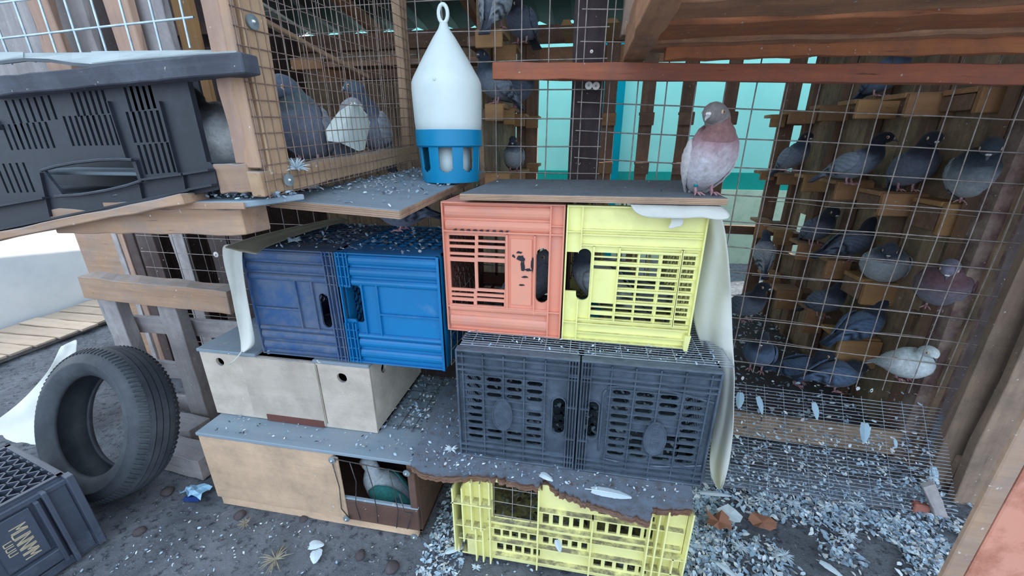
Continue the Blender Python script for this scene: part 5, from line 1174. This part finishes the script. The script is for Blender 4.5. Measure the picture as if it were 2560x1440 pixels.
# in the crates
bird(1318, 772, 1.17, -20, 'grey pigeon with an orange eye inside the salmon crate', 'pigeons inside the crates', pitch=30, hyaw=-25, size=.92, c=pal(head=(120, 122, 134), neck=(110, 114, 126), breast=(120, 124, 136)), h0=.09)
bird(1500, 770, 1.13, 160, 'pale grey pigeon inside the yellow crate near the handle gap', 'pigeons inside the crates', pitch=28, hyaw=-20, size=.95, c=LG, h0=.085)
bird(1610, 778, 1.22, 185, 'mottled dark pigeon lying behind the yellow crate slats', 'pigeons inside the crates', pitch=5, size=.95, c=pal(wing=(140, 146, 158)), legs=False, h0=.05)
bird(884, 828, 1.10, -70, 'mauve brown pigeon inside the bright blue crate', 'pigeons inside the crates', pitch=40, hyaw=30, size=.9, c=RB, legs=False, h0=.065)
bird(975, 1250, 1.0, 172, 'white and green glossed pigeon inside the wired opening of the nest box', None, pitch=22, size=.9, legs=False, h0=.06, c=dict(head=(190, 200, 208), neck=(206, 216, 224), breast=(210, 220, 228), belly=(190, 204, 214), wing=(60, 140, 136), bar=(70, 90, 110), tail=(160, 170, 190)))
bw = wthing('teal_bowl', (.02, 1.10, .71), 'round teal drinking bowl inside the yellow crate', 'bowl'); q = P(1442, 770, Y=1.08)
mb = MB(); mb.lathe([(.045, .0), (.056, .012), (.058, .050), (.050, .062), (.047, .060), (.054, .048), (.052, .014), (.0001, .006)], 32, c=(q.x + .01, 1.08, .702)); mb.build('bowl', 'teal_bowl', bw, smooth=True)
# on the perches and floor of the loft
Lg = 'pigeons roosting in the loft'
for (x, y, Y, yaw, lab, kw) in (
    (1284, 428, 2.3, -84, 'small white and grey pigeon facing out, above the plywood at left', dict(pitch=45, hpitch=35, size=.85, c=LG, fat=1.05, hyaw=0)),
    (1240, 72, 1.84, 80, 'grey pigeon seen from behind on the highest pale block, top left', dict(pitch=45, size=1.0, c=pal(wing=(168, 178, 186)))),
    (1305, 112, 2.1, 250, 'dark pigeon peering down beside the highest block', dict(pitch=25, size=1.0, c=DK, hpitch=45, drop=.03)),
    (1240, 262, 1.95, 215, 'pale grey pigeon perched just right of the feeder cone', dict(pitch=35, size=.95, c=pal(), hyaw=30)),
    (1288, 272, 2.3, 20, 'slate dark pigeon behind the pale one by the feeder cone', dict(pitch=20, size=1.0, c=DK)),
    (1972, 432, 2.65, -70, 'grey pigeon with dark head, first of the upper right perches', dict(pitch=40, size=1.0, c=pal(head=(34, 36, 46)), hyaw=-10, hpitch=20)),
    (2120, 462, 2.05, -50, 'grey pigeon with black head turned right on the second row', dict(pitch=28, size=1.0, c=pal(head=(30, 32, 40), neck=(34, 36, 48)), hyaw=20)),
    (2260, 478, 1.83, -100, 'pigeon with dark hunched head, third from the post on the second row', dict(pitch=40, size=1.0, c=DK, hpitch=25)),
    (2425, 508, 1.64, -128, 'large round grey pigeon with white cere nearest the post, facing out', dict(pitch=48, size=1.08, fat=1.25, hpitch=42, drop=.02, c=pal(head=(62, 72, 84), neck=(50, 60, 72), breast=(72, 82, 94), belly=(176, 184, 190), wing=(160, 170, 180)))),
    (2195, 244, 2.1, -80, 'blue grey pigeon half hidden by the red rail at top right', dict(pitch=35, size=.95, c=BL_)),
    (2032, 612, 2.35, -80, 'dark blue pigeon in the middle of the third row', dict(pitch=40, size=1.0, c=DK, hpitch=30)),
    (2112, 652, 2.1, 10, 'slate pigeon with black head turned right on the third row', dict(pitch=22, size=1.0, c=DK)),
    (2195, 712, 1.88, -122, 'round pale grey pigeon with dark head on the third row, facing out', dict(pitch=48, size=1.0, fat=1.25, hpitch=40, drop=.02, c=LG)),
    (2335, 772, 1.59, -128, 'reddish brown pigeon with white cere above the pale block end', dict(pitch=48, size=1.0, fat=1.2, hpitch=40, drop=.02, c=RB)),
    (2248, 945, 1.585, -70, 'plump white pigeon low at the right behind the wires', dict(pitch=30, size=.84, fat=1.3, hyaw=-20, hpitch=20, up=.72, c=WH, legs=True, h0=.085, bars=False)),
    (2050, 792, 2.1, -70, 'black pigeon under the third row in the middle of the loft', dict(pitch=38, size=1.0, c=DK, hpitch=30)),
    (2135, 858, 1.84, 20, 'blue grey pigeon with dark head on the lowest row', dict(pitch=25, size=1.0, c=BL_)),
    (1905, 665, 2.6, 90, 'narrow pale tailed pigeon deep in the loft under the bright slot', dict(pitch=60, size=.9, c=LG)),
    (1856, 800, 2.0, -60, 'dark pigeon just right of the hanging cloth, upper', dict(pitch=35, size=1.0, c=DK)),
    (1888, 925, 1.85, -115, 'dark blue pigeon with white cere right of the cloth, lower', dict(pitch=45, size=1.05, c=BL_, hpitch=35)),
    (1990, 960, 1.85, -40, 'blue pigeon on the loft floor behind the apron', dict(pitch=25, size=1.0, c=BL_)),
    (2075, 975, 1.75, 10, 'blue grey pigeon feeding on the loft floor', dict(pitch=8, size=1.0, c=BL_, hpitch=40, drop=.04))):
    bird(x, y, Y, yaw, lab, Lg, **kw)

# ------------------------------------------------------------------ feathers, leaves, rubble
def feather(p, L, yaw, label, pitch=0, grp=None, fm='feather_white', wid=.2, curve=.15, tint=(214, 226, 234), lit=.5):
    o = empty('feather', p, (0, R(pitch), R(yaw)), label, 'feather', grp)
    mb = MB(); pts = [(L * t, 0, L * curve * 4 * t * (1 - t) * .3) for t in [i / 10 for i in range(11)]]
    mb.tube(pts, L * .012, 5, radii=[L * .014 * (1 - .08 * i) for i in range(11)]); mb.build('quill', 'feather_white', o, smooth=True)
    v = []; f = []; n_ = 16
    for i in range(n_ + 1):
        t = .16 + .84 * i / n_; w = L * wid * (math.sin(math.pi * min(1, (t - .16) / .84 * .85 + .12)) ** .6); zc_ = L * curve * 4 * t * (1 - t) * .3
        for q in (-.5, -.25, 0, .32, .65): v.append((L * t + (random.uniform(-.01, .01) * L if abs(q) > .4 else 0) - abs(q) * w * .5, q * w * (1 + random.uniform(-.06, .06)), zc_ - abs(q) * w * .25))
    for i in range(n_):
        for j in range(4): a = i * 5 + j; f.append((a, a + 1, a + 6, a + 5))
    me = bpy.data.meshes.new('vane'); me.from_pydata(v, [], f); link('vane', me, fm, o, smooth=True)
    return o
def tuft(p, r, label, n_=60, mat='feather_white', up=.8, grp='down tufts'):
    mb = MB()
    for i in range(n_):
        a = random.uniform(0, 6.283); e = random.uniform(-.1, 1) * up; L = r * random.uniform(.5, 1.0); d_ = Vector((math.cos(a) * math.cos(e), math.sin(a) * math.cos(e), math.sin(e)))
        q = d_ * L; mb.tube([Vector((0, 0, .002)), q * .5 + Vector((0, 0, L * .12)), q], .0012, 3, False, radii=[.0018, .0022, .0006])
    o = mb.build('down_tuft', mat, None, smooth=True, fix=False); o.location = p; return tag(o, label, 'feather tuft', grp, 'stuff')
feather(P(1462, 1222, Z=.349), .118, -3, 'long white flight feather lying on the ragged board edge', curve=.10, wid=.24)
feather(P(1345, 1186, Z=.349), .045, -20, 'small curled white feather on the board under the black crates', curve=.5, wid=.45)
feather(P(1735, 1232, Z=.012), .13, 4, 'long pale feather on the ground below the hanging cloth', wid=.16)
feather(P(1780, 1400, Z=.010), .085, -38, 'pale feather lying on bare earth at the bottom edge', wid=.2)
feather(P(2040, 1398, Z=.010), .07, -42, 'white feather lying by the steel post foot', wid=.3)
feather(P(1105, 1385, Z=.015), .075, 30, 'grey blue feather on the down heap left of the yellow pallet box', wid=.25)
feather(P(1390, 1345, Y=.80), .04, -70, 'small feather stuck low on the yellow pallet box', wid=.4)
feather(P(768, 1368, Z=.012), .05, 20, 'torn white feather clump on the dirt before the nest box', wid=.6, curve=.5)
feather(P(790, 1372, Z=.012), .05, -60, 'second torn white feather of the clump before the nest box', wid=.6, curve=.4)
tuft(P(742, 425, X=HX + .006), .030, 'bright white down tuft caught on the hutch corner by the lower washer', 70, up=1.2)
tuft(P(775, 470, Z=1.085), .030, 'fluffy pale tuft lying at the left end of the feeder shelf')
tuft(P(700, 700, Z=.93) if False else P(735, 603, Z=.918), .022, 'grey down tuft on top of the dark blue crate')
tuft(P(1128, 1125, Z=.352), .024, 'spiky white tuft on the board left of the black crates', 22)
tuft(P(1335, 1395, Z=.02), .016, 'little grey tuft at the foot of the yellow pallet box', 24)
tuft(P(615, 1310, Z=.01), .030, 'straw coloured sprig on the dirt before the nest box', 18, 'cloth_beige')
tuft(P(690, 1400, Z=.01), .055, 'dry straw roots sprawled on the dirt at the bottom', 26, 'cloth_beige', .3)
tuft(P(1190, 1420, Z=.01), .018, 'pale tuft by the lower corner of the yellow pallet box', 24)
def crumple(name, p, r, mat, label, cat, n_=9, flat=.35, grp=None):
    k = []; mb = MB()
    for i in range(n_): a = 2 * math.pi * i / n_; rr = r * random.uniform(.6, 1.1); k.append((rr * math.cos(a), rr * math.sin(a), random.uniform(0, r * flat)))
    vs = k + [(0, 0, r * flat * .6)]; me = bpy.data.meshes.new(name); me.from_pydata(vs, [], [(i, (i + 1) % n_, n_) for i in range(n_)])
    o = link(name, me, mat); o.location = p; m = o.modifiers.new('t', 'SOLIDIFY'); m.thickness = .0015; return tag(o, label, cat, grp)
for i, (x, y, ang_, L_, lab) in enumerate(((2030, 1000, -70, .07, 'large pale blue feather hanging on the apron below the second wire'), (2160, 1050, -100, .08, 'bluish feather stuck upright in the middle of the wire apron'), (1890, 985, -60, .075, 'broad bluish feather on the upper left of the wire apron'), (2235, 1095, -80, .035, 'small white feather on the apron under the white pigeon'), (2330, 1160, -95, .07, 'pale feather at the right end of the wire apron'), (1850, 975, -100, .07, 'bluish down feather beside the cloth at the top of the apron'))):
    q = P(x, y, Y=1.45 - .10 * (y - 950) / 250); t = max(0, min(1, (q.y - 1.27) / .22))
    feather(q, L_, ang_, lab, pitch=55, wid=.34, curve=.3, fm='feather_blue')
for i, (x, y) in enumerate(((1980, 1260), (2060, 1270), (2140, 1262), (1900, 1250), (2230, 1300), (1850, 1370), (1960, 1390), (2120, 1340), (2420, 1240), (2400, 1330))):
    tuft(P(x, y, Z=.012), .028, ['pale down tuft at the apron foot, leftmost', 'down tuft at the apron foot behind the leaves', 'down tuft at the middle of the apron foot', 'down tuft near the cloth bottom', 'down tuft left of the brick chip', 'down tuft before the curled leaf', 'down tuft at the bottom edge right of the pallet box', 'down tuft alone on the bare earth patch', 'down tuft at the fence foot', 'down tuft beside the steel post'][i], 34, up=.5)
crumple('dry_leaf', P(1795, 1312, Z=.02), .045, 'brown_leaf', 'curled orange brown dry leaf on the down litter, left of the two', 'leaf', 11, .6)
crumple('dry_leaf', P(1905, 1312, Z=.02), .040, 'brown_leaf', 'dull brown dry leaf on the down litter, right of the two', 'leaf', 11, .5)
crumple('paper_scrap', P(1822, 1290, Z=.02), .040, 'feather_white', 'pale grey paper scrap behind the curled dry leaf', 'scrap', 9, .4)
mb = MB(); q = P(2295, 1275, Z=.0); mb.quadbox([(q.x - .03, q.y - .02, 0), (q.x + .03, q.y - .015, 0), (q.x + .032, q.y + .02, 0), (q.x - .02, q.y + .02, 0), (q.x - .026, q.y - .014, .034), (q.x + .022, q.y - .012, .03), (q.x + .026, q.y + .015, .028), (q.x - .018, q.y + .016, .036)]); tag(bevel(mb.build('brick_chip', 'brick_pink'), .004), 'small pink brick chip on the litter by the wire apron', 'brick')
plank('short_stake', P(2352, 1292, Z=0), P(2318, 1210, Y=1.27), .035, .02, 'grey_board', None, side=(1, 0, 0), label='short pale stake standing at the right end of the wire apron', cat='stake')
# stones and clods
for i, (x, y, r_) in enumerate(((600, 1290, .018), (760, 1300, .015), (900, 1390, .016), (420, 1230, .02), (350, 1330, .018), (1090, 1240, .014), (980, 1420, .02))):
    bm = bmesh.new(); bmesh.ops.create_icosphere(bm, subdivisions=2, radius=r_)
    for v in bm.verts: v.co *= 1 + .3 * noise.noise(v.co * 60 + Vector((i, 0, 0))); v.co.z *= .6
    me = bpy.data.meshes.new('stone'); bm.to_mesh(me); bm.free(); o = link('stone', me, 'rubble', smooth=True); q = P(x, y, Z=0); o.location = (q.x, q.y, .004)
    tag(o, ['dusty clod by the left foot of the tan nest box', 'dusty clod before the middle of the tan nest box', 'dusty clod below the wired opening near the bottom edge', 'dusty clod between the tyre and the blue wrapper', 'dusty clod on the dirt right of the milk crate', 'dusty clod tucked at the right foot of the tan nest box', 'dusty clod at the bottom edge right of the straw roots'][i], 'stone', 'clods before the nest boxes')
# loose down as joined litter
def rnd_ground(n_, x0, x1, y0, y1, dens=None, z=.0):
    out = []
    while len(out) < n_:
        x, y = random.uniform(x0, x1), random.uniform(y0, y1)
        if dens and random.random() > dens(x, y): continue
        out.append((x, y, z)) 
    return out
def dn(x, y):
    c_ = noise.noise(Vector((x * 6, y * 6, 2))) * 1.2 + .35
    k = 1.5 if 1.02 < y < 1.27 else (.30 if y >= 1.27 else (.85 if x < .72 else .16))
    return max(0, min(1, c_ * k))
litter('feather_litter', rnd_ground(9000, .34, 1.50, .60, 1.38, dn), 'drift of pale blue down over the ground at the lower right', size=(.008, .026))
litter('feather_litter', rnd_ground(900, -.43, -.30, .72, 1.1), 'heap of pale down between nest box and yellow pallet box', size=(.008, .02))
litter('feather_litter', rnd_ground(500, -1.5, .4, .5, .86, lambda x, y: max(.1, noise.noise(Vector((x * 5, y * 5, 0))) + .3)), 'thin scatter of down over the dirt before the boxes', size=(.005, .012))
litter('feather_litter', rnd_ground(900, .45, 1.28, 1.55, 2.9, None, .055), 'down covering the loft floor behind the wire front', size=(.01, .03))
pts = []
for i in range(1500):
    t = abs(random.gauss(0, .42)); t = min(t, 1); x = random.uniform(.52, 1.26); pts.append((x, 1.27 + .22 * t + .005, .008 + .32 * t))
litter('feather_litter', pts, 'down caught in the wire apron', size=(.007, .02))
pts = []
for i in range(520):
    t = random.random() ** .7; y = .81 + .62 * t; xl = FL.x + (BL.x - FL.x) * t; xr = FR.x + (BR.x - FR.x) * t; q = min(1, abs(random.gauss(0, .35))) if random.random() < .6 else random.random()
    if y < .95 and random.random() < .5: continue
    x = xl + (xr - xl) * q; pts.append((x, y, shelfz(x, y)))
litter('feather_litter', pts, 'small down and husks scattered over the feeder shelf', size=(.005, .014))
litter('feather_litter', [(random.uniform(-.97, -.60), random.uniform(.70, .78), 1.087 + .012 * random.random()) for i in range(260)], 'heaped down on the left ledge under the hutch', size=(.006, .018))
litter('feather_litter', [(random.uniform(-.97, -.40), random.uniform(.99, 1.33), .914) for i in range(420)], 'down lying on top of the two blue crates', size=(.006, .018), pal=PAL + [(84, 78, 70), (110, 104, 92), (60, 56, 54)])
litter('feather_litter', [(random.uniform(-.30, .34), random.uniform(.91, .99), .697) for i in range(150)], 'down and droppings on the front of the black crates', size=(.004, .011))
litter('feather_litter', [(random.uniform(-.66, -.46), 1.0 + .33 * random.random(), .314) for i in range(420)], 'husks and down on the nest box lid by the wires', size=(.006, .016), pal=PAL + [(70, 68, 72), (96, 96, 104)])
litter('feather_litter', [(random.uniform(-1.15, -.46), .89 + .08 * random.random(), .3125) for i in range(70)], 'a few husks along the front of the nest box lid', size=(.005, .014), pal=PAL + [(40, 38, 40), (225, 225, 225)])
litter('feather_litter', [(random.uniform(-.43, .30), .83 + .07 * random.random() + (.3 * random.random() if random.random() < .2 else 0), .347) for i in range(260)] + [(random.uniform(-.45, -.32), random.uniform(.84, 1.3), .347) for i in range(160)], 'down and chips on the ragged board', size=(.004, .012), pal=PAL + [(90, 70, 60), (110, 90, 80)])
litter('feather_litter', [(random.uniform(-.29, .33), random.uniform(.92, 1.28), .37) for i in range(420)], 'down filling the bottoms of the black crates', size=(.01, .028))
litter('feather_litter', [(random.uniform(-.29, .28), random.uniform(.86, 1.2), .03) for i in range(500)], 'down and husks inside the yellow pallet box', size=(.01, .025), pal=PAL + [(90, 60, 50), (70, 60, 60)])
litter('feather_litter', [(random.uniform(-.28, .30), random.uniform(1.0, 1.40), 1.0805) for i in range(14)], 'few specks on the plywood sheet', size=(.004, .009), pal=[(60, 60, 66), (200, 205, 210)])

# ------------------------------------------------------------------ real size: one unit of the layout is 1.17 m
for o in list(sc.objects):
    if o.parent is None and o.type in ('MESH', 'EMPTY'):
        o.location = o.location * SCALE; o.scale = o.scale * SCALE
